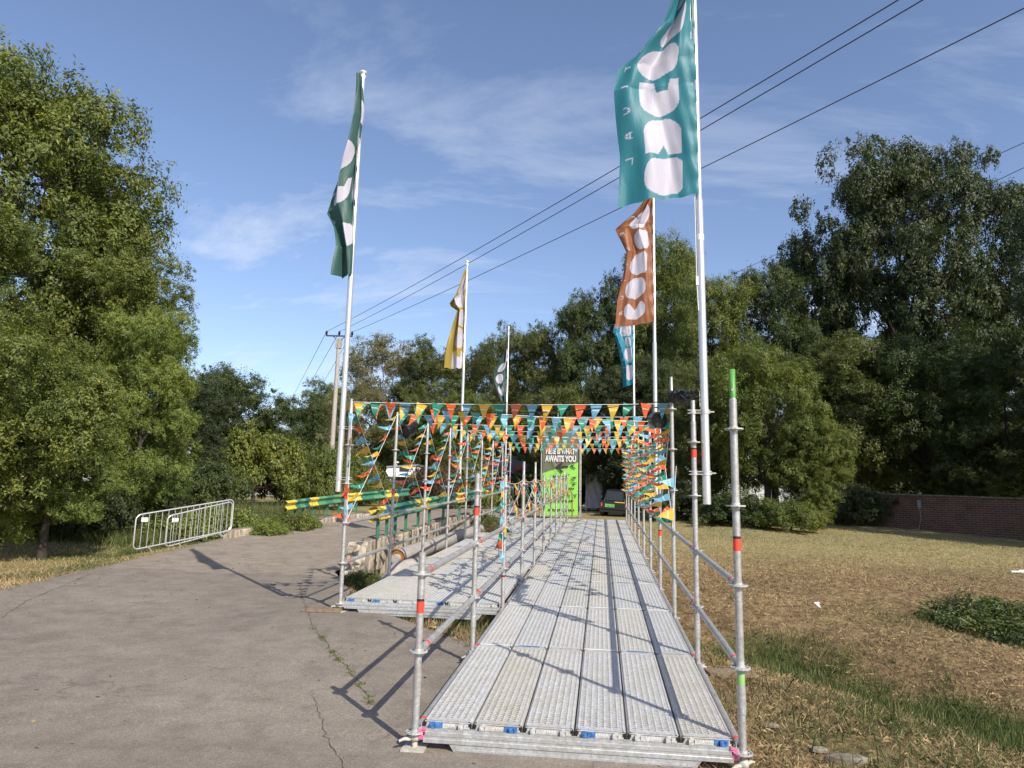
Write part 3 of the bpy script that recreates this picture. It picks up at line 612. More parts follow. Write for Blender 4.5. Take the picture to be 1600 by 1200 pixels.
# end-guard at the far end of the middle railing
mb = MB(); y0 = NB*BAY; mb.path([(XM, y0+.1, dz(y0)), (XM, y0+.1, dz(y0)+.85), (XM+.02, y0+.14, dz(y0)+.93), (XM+.1, y0+.3, dz(y0)+.95), (XM+.15, y0+.42, dz(y0)+.88), (XM+.16, y0+.46, dz(y0)+.0)], .022, 8); mb.build('end_hoop', M['rust'], frame)
# ---- perforated planks: real punched slots
PW_, PL_ = .32, 2.03
def plank_mesh():
    mb = MB(); nxc, nyr = 12, 54; x0, x1 = -.128, .128; y0, y1 = .055, PL_-.055; cw = (x1-x0)/nxc; ch = (y1-y0)/nyr; hw = PW_/2
    vs = []; fs = []
    for j in range(nyr):
        for i in range(nxc):
            g = (i//2); gx_ = x0+cw*i+(.002 if i % 2 == 0 else -.002)
            off = ch*(.25 if (i % 2) else -.25)*.8; cx, cy = x0+cw*(i+.5)+(.0018 if i % 2 == 0 else -.0018), y0+ch*(j+.5)
            a, b = x0+cw*i, x0+cw*(i+1); c, d = cy-ch/2, cy+ch/2; e = .0084; f0 = cy+off*.8-.0098; f1 = cy+off*.8+.0098; sk = .004*(1 if i % 2 else -1)
            base = len(vs)
            vs += [(a, c, 0), (b, c, 0), (b, d, 0), (a, d, 0), (cx-e, f0-sk, .0022), (cx+e, f0+sk, .0022), (cx+e, f1+sk, .0022), (cx-e, f1-sk, .0022), (cx-e, f0-sk, -.004), (cx+e, f0+sk, -.004), (cx+e, f1+sk, -.004), (cx-e, f1-sk, -.004)]
            for q in ((0, 1, 5, 4), (1, 2, 6, 5), (2, 3, 7, 6), (3, 0, 4, 7), (4, 5, 9, 8), (5, 6, 10, 9), (6, 7, 11, 10), (7, 4, 8, 11)): fs.append([base+t for t in q])
    mb.add(vs, fs)
    mb.add([(x0, 0, 0), (x1, 0, 0), (x1, y0, 0), (x0, y0, 0)], [[0, 1, 2, 3]]); mb.add([(x0, y1, 0), (x1, y1, 0), (x1, PL_, 0), (x0, PL_, 0)], [[0, 1, 2, 3]])
    for s_ in (1, -1):   # rolled side profile with two steps
        pr = [(s_*x1, 0), (s_*(hw-.024), 0), (s_*(hw-.02), .004), (s_*(hw-.014), .004), (s_*(hw-.010), -.006), (s_*(hw-.004), -.006), (s_*(hw-.001), -.012), (s_*(hw-.001), -.06), (s_*(hw-.02), -.062)]
        v2 = [(x, 0, z) for x, z in pr]+[(x, PL_, z) for x, z in pr]; n = len(pr); mb.add(v2, [[i, i+n, i+n+1, i+1][::s_] for i in range(n-1)])
    # end plates, press rib, rivets
    for y, s_ in ((0, -1), (PL_, 1)):
        mb.box((0, y+s_*.0, -.026), (.29, .006, .046)); mb.box((0, y+s_*.0035, -.0045), (.3, .01, .005))
        for x in (-.1, .1): mb.box((x, y+s_*.004, -.028), (.012, .006, .012))
        for x in (-.148, .148): mb.m = 1; mb.box((x, y+s_*.002, -.015), (.018, .008, .026)); mb.m = 0
    return mb.mesh('deck_panel', [M['plank'], M['black']])
PLK = plank_mesh()
def clawmesh():
    mb = MB(); mb.box((0, -.010, -.024), (.03, .018, .024)); mb.box((0, -.02, -.034), (.026, .008, .016)); mb.box((0, -.008, -.008), (.022, .012, .006)); mb.box((.0175, -.014, -.026), (.004, .026, .03)); mb.box((-.0175, -.014, -.026), (.004, .026, .03))
    return mb
CLW = clawmesh().mesh('claw', simple('worn_white_claw', (.5, .5, .48), .6, .1, .35, 60)); CLB = clawmesh().mesh('claw', M['blue']); CLC = clawmesh().mesh('claw', M['cast'])
sp_ = MB(); sp_.box((0, -.004, -.024), (.085, .004, .04)); SPR = sp_.mesh('spray_mark', M['blue'])
st_ = MB(); st_.box((0, .009, .0025), (.3, .016, .003)); STR = st_.mesh('end_strip', M['white']); sb_ = MB(); sb_.box((0, .009, .0028), (.2, .018, .003)); STB = sb_.mesh('end_strip', M['blue'])
EMB = text_mesh('LAYHER', .022, M['white'], .0006, 1.1, 1.1)
ORD = ['first', 'second', 'third', 'fourth', 'fifth', 'sixth', 'seventh', 'eighth', 'ninth', 'tenth', 'eleventh', 'twelfth']
def plank(x, i, j, side, nside):
    y = i*BAY+.02; o = empty('deck_plank', (x, y, dz(y)))
    o.rotation_euler = (math.atan(S), R(random.uniform(-.35, .35)), 0)
    tag(o, f'perforated steel plank, {ORD[j]} from the left in the {ORD[i if side=="r" else i-2]} row of the {nside} walkway', 'plank', 'perforated planks of the '+nside+' walkway')
    link('deck_panel', PLK, o)
    front = (side == 'r' and i == 0) or (side == 'l' and i == 2)
    for q, dx in enumerate((-.095, .095)):
        blue = (side == 'r' and (j, q) in ((0, 0), (1, 1), (3, 0), (5, 1))) or (side == 'l' and (j, q) in ((0, 0), (1, 0), (3, 1), (4, 1)))
        link('claw', CLB if (front and blue) else (CLW if front else CLC), o, (dx, 0, 0))
        if front and blue: link('spray_mark', SPR, o, (dx+(.02 if q == 0 else -.01), -.0022, 0))
    if front and side == 'r':
        e = link('embossing', EMB, o, (-.045, -.0045, -.032)); e.rotation_euler.x = R(90)
    elif not front and random.random() < (.75 if i in (1, 2, 3) else .3): link('end_strip', random.choice([STB, STR, STR]) if not (i == 1 and j in (1, 2, 4)) else STB, o, (random.uniform(-.02, .02), 0, 0))
    return o
for i in range(NB):
    for j in range(6): plank((j-2.5)*.33, i, j, 'r', 'right')
    if i >= 2:
        for j in range(6): plank((XL+XM)/2+(j-2.5)*.33, i, j, 'l', 'left')
# far-end red tag on deck
mb = MB(); mb.box((0, 0, 0), (.22, .06, .004)); tag(mb.build('red_sheet', M['red'], None, (.08, NB*BAY-.06, dz(NB*BAY)+.008)), 'small red sheet lying at the far end of the right walkway', 'sheet')
for nm, x, y, a, lab in (('support_board', -3.28, 4.1, .1, 'weathered board under the base of the left platform corner post'), ('support_board', 1.32, 2.15, .2, 'weathered board lying in the grass beside the second right post')):
    mb = MB(); mb.box((0, 0, .02), (.42, .2, .04)); mb.box((0, .0, .042), (.36, .03, .004)); o = mb.build(nm, M['wood'], None, (x, y, gz(x, y)-.0)); o.rotation_euler.z = a; tag(o, lab, 'board', 'boards under scaffold posts')
# ------------------------------------------------------------------ flagpoles
FONT = {'F': '11111 10000 10000 11110 10000 10000 10000', 'E': '11111 10000 10000 11110 10000 10000 11111', 'S': '01111 10000 10000 01110 00001 00001 11110', 'T': '11111 00100 00100 00100 00100 00100 00100', 'I': '00100 00100 00100 00100 00100 00100 00100', 'V': '10001 10001 10001 10001 01010 01010 00100', 'A': '00100 01010 01010 10001 11111 10001 10001', 'L': '10000 10000 10000 10000 10000 10000 11111'}
def letter(ch, a, b):
    """a across 0..1, b down 0..1"""
    rows = FONT[ch].split(); i = np.clip((a*5).astype(int), 0, 4); j = np.clip((b*7).astype(int), 0, 6); t = np.array([[c == '1' for c in r] for r in rows])
    return t[j, i] & (a >= 0) & (a < 1) & (b >= 0) & (b < 1)
def ink(a, v, blobs, letters, lu, hl=.072):
    """a = metres from the pole edge, v = metres below the top"""
    m = np.zeros(a.shape, bool)
    for kind, cx, cy, rx, ry in blobs:
        x = (a-cx)/rx; y = (v-cy)/ry; r = (np.abs(x)**2.3+np.abs(y)**2.3)
        if kind == 'o': q = r < 1
        elif kind == 'u': q = np.where(y > 0, r < 1, (np.abs(x) < 1) & (np.abs(y) < .95)) & ~((np.abs(x+.15) < .22-.2*y) & (y < -.35))
        elif kind == 'm': q = np.where(y < 0, r < 1, (np.abs(x) < 1) & (y < 1)) & ~((np.abs(x) < .55*(y-.45)) & (y > .45))
        elif kind == 'd': q = np.where(x > 0, r < 1, (np.abs(x) < 1) & (np.abs(y) < 1)) & (np.abs(x)+np.abs(y) < 1.75)
        elif kind == 'c': q = (r < 1) & ~((np.abs(x) < -.75*(y+.05)) & (y < 0))
        elif kind == 'b': q = (np.abs(x)**4+np.abs(y)**4) < 1
        m |= q
    for ch, y0 in letters: m |= letter(ch, (v-y0)/hl, (lu-a)/-hl*-1*1.0 if False else 1-(a-lu+hl/2)/hl)
    return m
def flagmat(name, c):
    k = NT(name); at = k.attr('ink'); cc = k.mix(at.outputs['Fac'], c, (.60, .58, .66)); k.col(cc); k.b.inputs['Roughness'].default_value = .5; k.b.inputs['Sheen Weight'].default_value = .1
    mq = k.n('ShaderNodeMapping'); mq.inputs['Rotation'].default_value = (0, R(35), 0); mq.inputs['Scale'].default_value = (3, 3, .8); k.l(k.obj(), mq.inputs[0]); b = k.noise(7, 5, .6, mq.outputs[0], .8); k.bump(b, .22, .02)
    t = k.n('ShaderNodeBsdfTranslucent'); k.l(cc, t.inputs[0]); m = k.n('ShaderNodeMixShader'); m.inputs[0].default_value = .4
    k.l(k.b.outputs[0], m.inputs[1]); k.l(t.outputs[0], m.inputs[2]); k.l(m.outputs[0], k.out.inputs[0]); return k.m
def flag_mesh(name, col, zt, H, Wd, prof, blobs, letters, lu, dirx=-1, drop=.12, seed=0, amp=1.0, right=None):
    """prof: list of (metres below top, spread fraction). unspread cloth folds into pleats"""
    nu, nv = 110, 300; u = np.linspace(0, 1, nu); v = np.linspace(0, 1, nv); U, Vv = np.meshgrid(u, v)
    f = np.interp(Vv*H, [p[0] for p in prof], [p[1] for p in prof]); f = np.clip(f, .04, 1)
    sh = Vv*H
    slack = np.sqrt(np.clip(1-f**2, 0, 1))
    x = U*Wd*f; ph = 3.0*sh+seed
    y = slack*Wd*.16*np.sin(U*11+ph*.5)*U**.5*amp+.045*np.sin(U*7.5+sh*1.7+seed)*U+.02*np.sin(U*17-sh*2.6+seed*2)*U
    x = x+slack*.03*np.sin(U*20+ph)*U
    dr = np.interp(Vv*H, [p[0] for p in prof], [(p[2] if len(p) > 2 else 0) for p in prof])
    z = zt-sh-dr*U**1.2-.008*np.sin(U*25+sh)
    y = y+.010*np.sin((U*1.1-sh*.35)*17+seed+2*np.sin(sh*2+U))*U+.004*np.sin((U*2.1+sh*.5)*19+2*seed)*(1-U)+.012*np.exp(-U*9)*np.sin(sh*23)
    if right is not None: x = x*dirx+right(U, sh)
    else: x = x*dirx
    Vt = np.stack([x, y-.03, z], -1).reshape(-1, 3); idx = np.arange(nu*nv).reshape(nv, nu); Q = np.stack([idx[:-1, :-1], idx[:-1, 1:], idx[1:, 1:], idx[1:, :-1]], -1).reshape(-1, 4)
    me = bpy.data.meshes.new('flag'); me.from_pydata(Vt.tolist(), [], Q.tolist()); me.polygons.foreach_set('use_smooth', [True]*len(Q))
    a = me.attributes.new('ink', 'FLOAT', 'POINT'); a.data.foreach_set('value', ink(U*Wd, sh, blobs, letters, lu).ravel().astype(np.float32)); me.materials.append(flagmat(name, col)); me.update(); return me
def flagpole(x, y, zb, zt, label, flag, lean=(0, 0), clampz=(), std=None, halyard=False):
    o = empty('flagpole', (x, y, zb)); tag(o, label, 'flagpole', 'flagpoles clamped to the scaffold'); H = zt-zb
    mb = MB(); h1 = H*.5; mb.tube((0, 0, 0), (0, 0, h1), .0375, n=18); mb.lathe([(.0375, h1), (.03, h1+.012), (.03, H-.0)], n=18); mb.build('pole', M['alu'], o)
    MB().lathe([(.03, H), (.034, H+.01), (.034, H+.05), (.026, H+.055), (.026, H+.08), (.046, H+.09), (.046, H+.105), (.03, H+.12), (0, H+.125)], n=16).build('finial', M['white'], o)
    if flag: link('flag', flag, o, (0, 0, -zb))
    if halyard:
        mb = MB(); mb.path([(-.042, -.02, H-.1), (-.045, -.02, H*.5), (-.046, -.02, h1*.72), (-.036, -.02, h1*.62)], .004, 6); mb.box((-.042, -.02, h1*.72), (.02, .02, .09)); mb.lathe([(.0385, h1*.86), (.0385, h1*.88)], n=16); mb.build('rope', M['cord'], o)
    for z in clampz:
        dx = (XL if x < -2 else XR)-x; dy = (std-y) if std else 0; mb = MB()
        for zz in (-.014, .014): mb.box((dx*.5, dy*.5, z-zb+zz), (abs(dx)+.1, .045, .006))
        mb.lathe([(.043, -.022), (.043, .022)], (0, 0, z-zb), 14); mb.lathe([(.031, -.022), (.031, .022)], (dx, dy, z-zb), 14); mb.box((.06, 0, z-zb), (.06, .012, .012)); mb.box((dx-.05*(1 if dx < 0 else -1)*-1, dy, z-zb), (.05, .012, .012))
        mb.build('clamp', M['cast'], o)
    o.rotation_euler = (R(lean[0]), R(lean[1]), 0); return o
FEST = 'FESTIVAL'
# near right pole, big turquoise flag
L1 = [(c, .60+i*.265) for i, c in enumerate(FEST)]
B1 = [('b', .33, .50, .18, .17), ('b', .38, .93, .19, .18), ('o', .41, 1.38, .215, .205), ('u', .38, 1.82, .2, .2), ('m', .37, 2.25, .2, .195), ('d', .37, 2.68, .205, .195)]
F1 = flag_mesh('turquoise_flag', (.03, .225, .275), 7.42, 2.92, .84, [(0, .05, 0), (.45, .2, .25), (.8, .42, .3), (1.1, .7, .22), (1.4, .95, .1), (1.7, 1, .05), (2.4, .93, .06), (2.92, .97, .1)], B1, L1, .73, seed=1)
flagpole(1.145, 2.07, 1.44, 7.45, 'near right flagpole with large turquoise flag reaching out of the picture', F1, (0, -.25), (1.73, 2.31), 2.07, True)
# left pole, dark green flag folded round the pole
L2 = [(c, .75+i*.25) for i, c in enumerate('FESTIVAL')]
B2 = [('o', .18, .55, .14, .17), ('o', .62, 1.1, .18, .2), ('b', .12, 1.15, .13, .22), ('u', .5, 1.62, .16, .2), ('o', .1, 1.65, .14, .22), ('d', .12, 2.2, .15, .25), ('b', .42, 2.35, .14, .17)]
F2 = flag_mesh('dark_green_flag', (.035, .115, .095), 7.36, 2.95, .84, [(0, .03, 0), (.55, .07, .1), (.95, .2, .2), (1.4, .42, .28), (1.8, .52, .22), (2.15, .36, .1), (2.5, .24, .05), (2.95, .24, .02)], B2, L2, .72, seed=4, amp=.6, right=lambda U, s: .07*np.exp(-((U-.35)/.28)**2)*np.minimum(1, s*2))
flagpole(-3.225, 4.14, 1.5, 7.35, 'near left flagpole with a dark green flag folded round its top', F2, (0, -.12), (1.67, 2.33), 4.14)
L3 = [(c, .3+i*.3) for i, c in enumerate(FEST)]
B3 = [('b', .25, .3, .2, .25), ('o', .3, .75, .2, .22), ('o', .25, 1.25, .19, .22), ('o', .3, 1.78, .24, .26), ('u', .3, 2.35, .25, .25)]
F3 = flag_mesh('yellow_flag', (.42, .31, .05), 7.25, 2.55, .8, [(0, .03, 0), (.3, .25, .2), (.62, .55, .25), (.85, .5, .1), (1.05, .28, 0), (1.5, .38, 0), (2.1, .52, 0), (2.55, .6, .02)], B3, [], .7, seed=7)
flagpole(-3.28, 12.42, 1.95, 7.4, 'third-nearest flagpole, left side, with yellow flag', F3, (0, 0), (2.2, 2.8), 12.42)
B4 = [('b', .2, .7, .1, .25), ('o', .35, 1.12, .16, .2), ('o', .36, 1.6, .17, .2), ('c', .34, 2.05, .16, .2)]
F4 = flag_mesh('slate_green_flag', (.035, .085, .075), 7.5, 2.45, .62, [(0, .03, 0), (.4, .15, .1), (.8, .5, .2), (1.3, .85, .1), (1.8, .8, 0), (2.2, .55, 0), (2.45, .4, 0)], B4, [], .55, seed=9, right=lambda U, s: .1*np.exp(-((U-.5)/.3)**2)*np.exp(-((s-.9)/.4)**2))
flagpole(-3.28, 20.7, 2.3, 7.75, 'farthest left flagpole with short slate green flag before the trees', F4, (0, 0), (2.5, 3.1), 20.7)
L5 = [(c, .35+i*.31) for i, c in enumerate(FEST)]
B5 = [('o', .3, .42, .18, .22), ('d', .28, .87, .15, .19), ('d', .36, 1.33, .2, .21), ('o', .38, 1.8, .2, .2), ('c', .38, 2.23, .2, .18)]
F5 = flag_mesh('orange_flag', (.33, .12, .045), 7.3, 2.52, .72, [(0, .05, 0), (.3, .5, .1), (.55, 1.0, .12), (.8, .85, .1), (1.05, .72, .1), (1.5, .83, .1), (2.0, .95, .12), (2.52, 1.0, .1)], B5, L5, .64, seed=12)
flagpole(1.14, 8.28, 1.4, 7.4, 'middle right flagpole with orange flag below the turquoise one', F5, (0, 0), (1.7, 2.4), 8.28)
F6 = flag_mesh('pale_blue_flag', (.02, .25, .34), 7.1, 2.1, .62, [(0, .3, 0), (.2, .95, .05), (.5, 1.0, .0), (1.0, .75, 0), (1.6, .5, .05), (2.1, .55, .12)], [('b', .25, .45, .17, .17), ('o', .2, .8, .1, .16), ('d', .25, 1.2, .16, .22), ('b', .25, 1.72, .17, .22)], [(c, .3+i*.25) for i, c in enumerate('STIVAL')], .55, seed=15)
flagpole(1.13, 16.56, 1.8, 7.2, 'farthest right flagpole with small light blue flag under the orange one', F6, (0, 0), (2.1, 2.8), 16.56)
# ------------------------------------------------------------------ bunting
def pen_mesh(ci, var):
    mb = MB(); w, h = .15, .215; rows = 6; r = random.Random(var*7+3); bend = [0, .05, -.06, .09, -.03][var]; tw = [0, .3, -.5, .6, -.25][var]
    def pt(x, t):
        xx = x*(1-t); a = tw*t; return (xx*math.cos(a)+[0, .02, -.03, .0, .03][var]*t*t, bend*t*t*1.0+xx*math.sin(a)+.012*math.sin(t*6+var), -h*t)
    vs = []; fs = []
    for j in range(rows+1):
        for x in (-w/2, 0, w/2): vs.append(pt(x, j/rows*.995))
    for j in range(rows):
        for i in range(2): fs.append([j*3+i, j*3+i+1, j*3+i+4, j*3+i+3])
    mb.add(vs, fs, True); mb.m = 1
    for q in range(6):                   # tiny white print across the pennant
        x0 = -.042+q*.0145
        for e in (.0012, -.0012):
            p_ = [pt(x0/(1-.33), .30), pt((x0+.0095)/(1-.33), .30), pt((x0+.0095-.001*(q % 2))/(1-.33), .37), pt((x0+.001*(q % 3))/(1-.33), .37)]
            mb.add([(a, b+e, c) for a, b, c in p_], [[0, 1, 2, 3]])
    return mb.mesh('pennant', [PEN[ci], PW])
PM = [[pen_mesh(c, v) for v in range(5)] for c in range(4)]
def bunting(a, b, sag, label, group, mode='hang', off=0, spacing=.2, wiggle=.15, r=.0035, name='bunting'):
    a = Vector(a); b = Vector(b); L = (b-a).length; n = max(2, int(L/spacing)); root = empty(name, a); tag(root, label, 'bunting', group)
    f = lambda t: (b-a)*t+Vector((0, 0, -4*sag*t*(1-t)))
    MB().path([f(i/12) for i in range(13)], r, 5).build('cord', M['cord'], root)
    for i in range(n):
        t = (i+.5+random.uniform(-.08, .08))/n; p = f(t); x = (f(min(1, t+.01))-f(max(0, t-.01))).normalized()
        if mode == 'hang': dn = Vector((random.gauss(-.12, wiggle), random.gauss(.05, wiggle*1.6), -1))
        elif mode == 'blown': dn = Vector((-1, random.gauss(-.15, .3), random.gauss(-.3, .25)))
        elif mode == 'limp': dn = Vector((random.gauss(-.25, .5), random.gauss(0, .5), -1))
        dn.normalize(); zax = -dn; xax = (x-zax*x.dot(zax))
        if xax.length < .2: xax = Vector((0, 1, 0)); xax -= zax*xax.dot(zax)
        xax.normalize(); yax = zax.cross(xax)
        o = link('pennant', PM[(i+off) % 4][random.choice([0, 1, 2, 3, 4] if mode != 'hang' else [0, 0, 1, 2, 4])], root)
        s = random.uniform(.9, 1.05) if mode != 'limp' else random.uniform(.6, 1)
        o.matrix_local = Matrix.Translation(p) @ Matrix((xax, yax, zax)).transposed().to_4x4() @ Matrix.Diagonal((s, s, s, 1))
    return root
def top(c, i, h=2.5): return (dict(R=XR, M=XM, L=XL)[c], i*BAY, dz(i*BAY)+h)
for i in range(2, NB+1):
    if i not in (7, 9): bunting(top('L', i), top('R', i), .015+.02*random.random(), f'straight pennant string across the walkways, {ORD[i-2]} from the near end', 'pennant strings across the walkways', off=i)
    if i in (2, 5): bunting(top('L', i, 2.5), top('R', i+1, 2.42), .04, f'slanting pennant string from left post to next right post, {ORD[i-2]} from the near end', 'pennant strings across the walkways', off=i+1)
for i in range(2, NB):
    bunting(top('L', i), top('L', i+1, .96), .02, f'pennants slanting down to the left railing, {ORD[i-2]} bay from the near end', 'pennant strings along the left railing', 'blown', i, spacing=.21)
    bunting(top('L', i, .93), top('L', i+1), .02, f'pennants slanting up from the left railing, {ORD[i-2]} bay from the near end', 'pennant strings along the left railing', 'blown', i+2, spacing=.24)
    bunting(top('R', i), top('R', i+1, .96), .03, f'pennants slanting down to the right railing, {ORD[i-2]} bay from the near end', 'pennant strings along the right railing', 'blown', i, spacing=.235)
    bunting(top('R', i, 1.0), top('R', i+1), .03, f'pennants slanting up from the right railing, {ORD[i-2]} bay from the near end', 'pennant strings along the right railing', 'blown', i+1, spacing=.235)
    for q, (h0, h1) in enumerate(((2.2, 1.9), (1.7, 1.45))[:(2 if i in (3, 5) else 1)]):
        bunting(top('R', i+(0 if i else 0), h0), top('R', i+1, h1), .05, f'{["upper", "lower"][q]} level pennant string along the right posts, {ORD[i-2]} bay from the near end', 'pennant strings along the right railing', 'blown', i+q, spacing=.19)
    if True:
        bunting(top('M', i, 1.45), top('M', i+1, .98), .04, f'tangled pennants slanting down the middle railing, {ORD[i-2]} bay from the near end', 'pennant strings along the middle railing', 'limp', i, spacing=.13)
        bunting(top('M', i, .98), top('M', i+1, 1.48), .04, f'tangled pennants slanting up the middle railing, {ORD[i-2]} bay from the near end', 'pennant strings along the middle railing', 'limp', i+1, spacing=.13)
        bunting(top('M', i, 1.5), top('M', i+1, 1.5), .05, f'tangled pennants along the top of the middle posts, {ORD[i-2]} bay from the near end', 'pennant strings along the middle railing', 'limp', i+2, spacing=.15)
        bunting(top('M', i, .98), top('M', i+1, .98), -.02, f'pennants wound round the middle hand rail, {ORD[i-2]} bay from the near end', 'pennant strings along the middle railing', 'limp', i+3, spacing=.16)
bunting((XL+.02, 4.10, 2.67), (XL+.05, 4.06, 1.12), 0, 'pennants hanging straight down the nearest tall left post', 'pennant strings along the left railing', 'limp', 1, spacing=.3)
bunting((XR+.04, 4.1, 1.9), (XR-.02, 4.06, 1.15), 0, 'pennants hanging down the right post under the cable bundle', 'pennant strings along the right railing', 'blown', 1, spacing=.3)
bunting((XM-.01, 4.05, 1.7), (XM+.0, 4.0, .75), 0, 'pennants hanging down the near end of the middle railing', 'pennant strings along the middle railing', 'limp', 1, spacing=.1)
# ------------------------------------------------------------------ cables and spotlights
mb = MB()
for k_ in range(26):
    ty = random.uniform(.05, .98); c = Vector((1.03+.04*(1-ty)+random.uniform(-.03, .03), 2.15+2.0*ty, 2.47+.3*ty+random.uniform(-.025, .02))); pts = []; rr = random.uniform(.035, .075)
    for t in range(14): a = t/14*6.283; pts.append(c+Vector((rr*math.cos(a)*.6, rr*2.2*math.cos(a+.4), rr*.8*math.sin(a))))
    mb.path(pts, .014, 6, closed=True)
for k_ in range(8):
    a = Vector((1.03, 4.16, 2.78+random.uniform(-.03, .04))); b = Vector((1.06, 2.1, 2.46+random.uniform(-.04, .04))); mb.path([a+(b-a)*t+Vector((random.uniform(-.05, .05), 0, random.uniform(-.04, .04))) for t in np.linspace(0, 1, 9)], .009, 6)
o = mb.build('cable_bundle', M['black'], None); tag(o, 'tangled black cable coils hanging between two tall right posts', 'cables')
mb = MB()
for a in range(3):
    for b in range(7):
        if (a+b) % 2 == 0: mb.box((1.14+a*.014, 2.3, 2.40+b*.022), (.012, .004, .018))
mb.m = 1; mb.box((1.154, 2.304, 2.466), (.05, .004, .16)); tag(mb.build('webbing_strap', [M['red'], M['white']], None), 'red and white webbing piece hanging at the cable bundle', 'strap')
MB().path([(XR-.02, 4.14, 2.72), (.6, 4.14, 2.66), (-.3, 4.15, 2.57), (-1.2, 4.16, 2.54), (-2.2, 4.17, 2.6), (XL, 4.14, 2.69)], .006, 6).build('cable', M['black'])
tag(COL.objects['cable'], 'thin black cable sagging across behind the first pennant string', 'cable')
def spot(loc, rz, rx, label):
    o = empty('spotlight', loc, rz); tag(o, label, 'spotlight', 'black spotlights on the tall posts')
    h = MB().lathe([(0, -.11), (.07, -.11), (.1, -.05), (.105, .09), (.11, .1), (.1, .1), (.098, .07)], n=18).build('housing', M['blackplastic'], o); h.rotation_euler = (rx, 0, 0)
    l = MB().lathe([(0, .071), (.097, .071)], n=18).build('lens', M['glass'], h)
    MB().path([(-.12, 0, 0), (-.125, 0, .1), (-.06, 0, .16), (.06, 0, .16), (.125, 0, .1), (.12, 0, 0)], .009, 6).build('bracket', M['blackplastic'], o)
spot((.86, 4.3, 2.49), .3, R(100), 'black spotlight under the right end of the first pennant string')
spot((-3.0, 6.6, 2.55), -.5, R(110), 'black spotlight beside the second tall left post')
spot((.9, 16.6, 3.15), -.3, R(100), 'black spotlight high on a far right post')
# ------------------------------------------------------------------ crowd barriers
def barrier(a, b, label, n=15, H=.84, twist=False):
    a = Vector(a); b = Vector(b); d = (b-a); L = math.hypot(d.x, d.y); o = empty('crowd_barrier', a, math.atan2(d.y, d.x)); slope = d.z/L
    tag(o, label, 'barrier', 'crowd barriers'); sh = lambda x, z: (x, 0, z+x*slope); rr = .12; pts = []
    for cx, cz, a0 in ((L-rr, H-rr, 0), (rr, H-rr, 90), (rr, .1+rr, 180), (L-rr, .1+rr, 270)):
        for t in range(5): an = R(a0+t*22.5); pts.append(sh(cx+rr*math.cos(an), cz+rr*math.sin(an)))
    MB().path(pts, .019, 8, closed=True).build('frame', M['alu'], o)
    for i in range(n):
        x = L*(i+1)/(n+1); j = random.uniform(-.02, .02) if twist else 0; MB().path([sh(x, .1), (x+j, j, .45+x*slope), sh(x, H)], .008, 6).build('bar', M['alu'], o)
    for x in (.35, L-.35): MB().path([(x, -.28, x*slope), (x, -.2, x*slope+.02), (x, 0, .12+x*slope), (x, .2, x*slope+.02), (x, .28, x*slope)], .014, 6).build('foot', M['alu'], o)
    mb = MB(); mb.box((.2, -.02, H-.14+.2*slope), (.16, .006, .1)); mb.build('plate', M['white'], o)
A = P(207, 862, 17); B = P(361, 832, 19); barrier(A+Vector((0, 0, -.06)), B+Vector((0, 0, -.04)), 'crowd barrier in front, leaning along the road edge, with a small white plate', 15, .92)
A = P(254, 858, 18.0); B = P(357, 832, 19.4); barrier(A+Vector((0, .08, -.06)), B+Vector((0, .08, -.04)), 'second crowd barrier half hidden behind the first, with bent bars', 13, .88, True)
# ------------------------------------------------------------------ guardrails, kerbs, parapet, pipes
WB = [(0, .155), (.02, .15), (.075, .115), (.08, .09), (.02, .03), (.015, 0), (.02, -.03), (.08, -.09), (.075, -.115), (.02, -.15), (0, -.155)]
def guardrail(pts, label, pat, double=False, posts=9, hpost=.6):
    pts = [Vector(p) for p in pts]; o = empty('guardrail', pts[0]); tag(o, label, 'guardrail', 'guardrails along the bridge road'); n = len(pat); a = pts[0]; L = pts[-1]-pts[0]
    h = Vector((L.y, -L.x, 0)).normalized()
    def at(t):
        t = t*(len(pts)-1); i = min(int(t), len(pts)-2); return pts[i].lerp(pts[i+1], t-i)-a
    sides = (1, -1) if double else (1,)
    for s_ in sides:
        for q in range(n):
            mb = MB(); prof = [(u*s_*1.15+.05*s_, w) for u, w in WB]; back = [(u*s_*1.15+.046*s_, w) for u, w in WB]; vs = []
            for t in (q/n, (q+1)/n):
                p = at(t); vs += [p+h*u+Vector((0, 0, w)) for u, w in prof]
            m_ = len(prof); mb.add(vs, [[i, i+1, i+1+m_, i+m_][::-s_] for i in range(m_-1)]); mb.build('rail_panel', M[pat[q]], o)
    for i in range(posts):
        t = (i+.5)/posts; p = at(t); mb = MB(); mb.box(p+Vector((0, 0, -hpost/2-.03)), (.06, .05, hpost)); mb.box(p+Vector((0, 0, 0)), (.09, .05, .16)); mb.build('post', M['rgreen'], o)
g1 = [P(443, 791, 21), P(480, 785.5, 22.6), P(540, 778, 25.2), P(636, 769, 28.5)]
guardrail(g1, 'far green and yellow guardrail on the left side of the road', ['ryellow', 'ryellow', 'rgreen', 'rlight', 'rdark', 'ryellow', 'rlight', 'rgreen', 'rlight', 'rdark', 'ryellow', 'rgreen', 'rlight', 'ryellow', 'rgreen'], posts=9, hpost=.55)
g2 = [P(584, 804, 14.8), P(625, 795.5, 16.2), P(680, 784, 18.2), P(752, 771, 21)]
guardrail(g2, 'near green and yellow double guardrail on the concrete bridge parapet', ['ryellow', 'ryellow', 'rlight', 'rgreen', 'rdark', 'rgreen', 'rlight', 'ryellow', 'rlight', 'rgreen', 'rdark', 'ryellow', 'rgreen', 'rlight'], True, posts=9, hpost=.5)
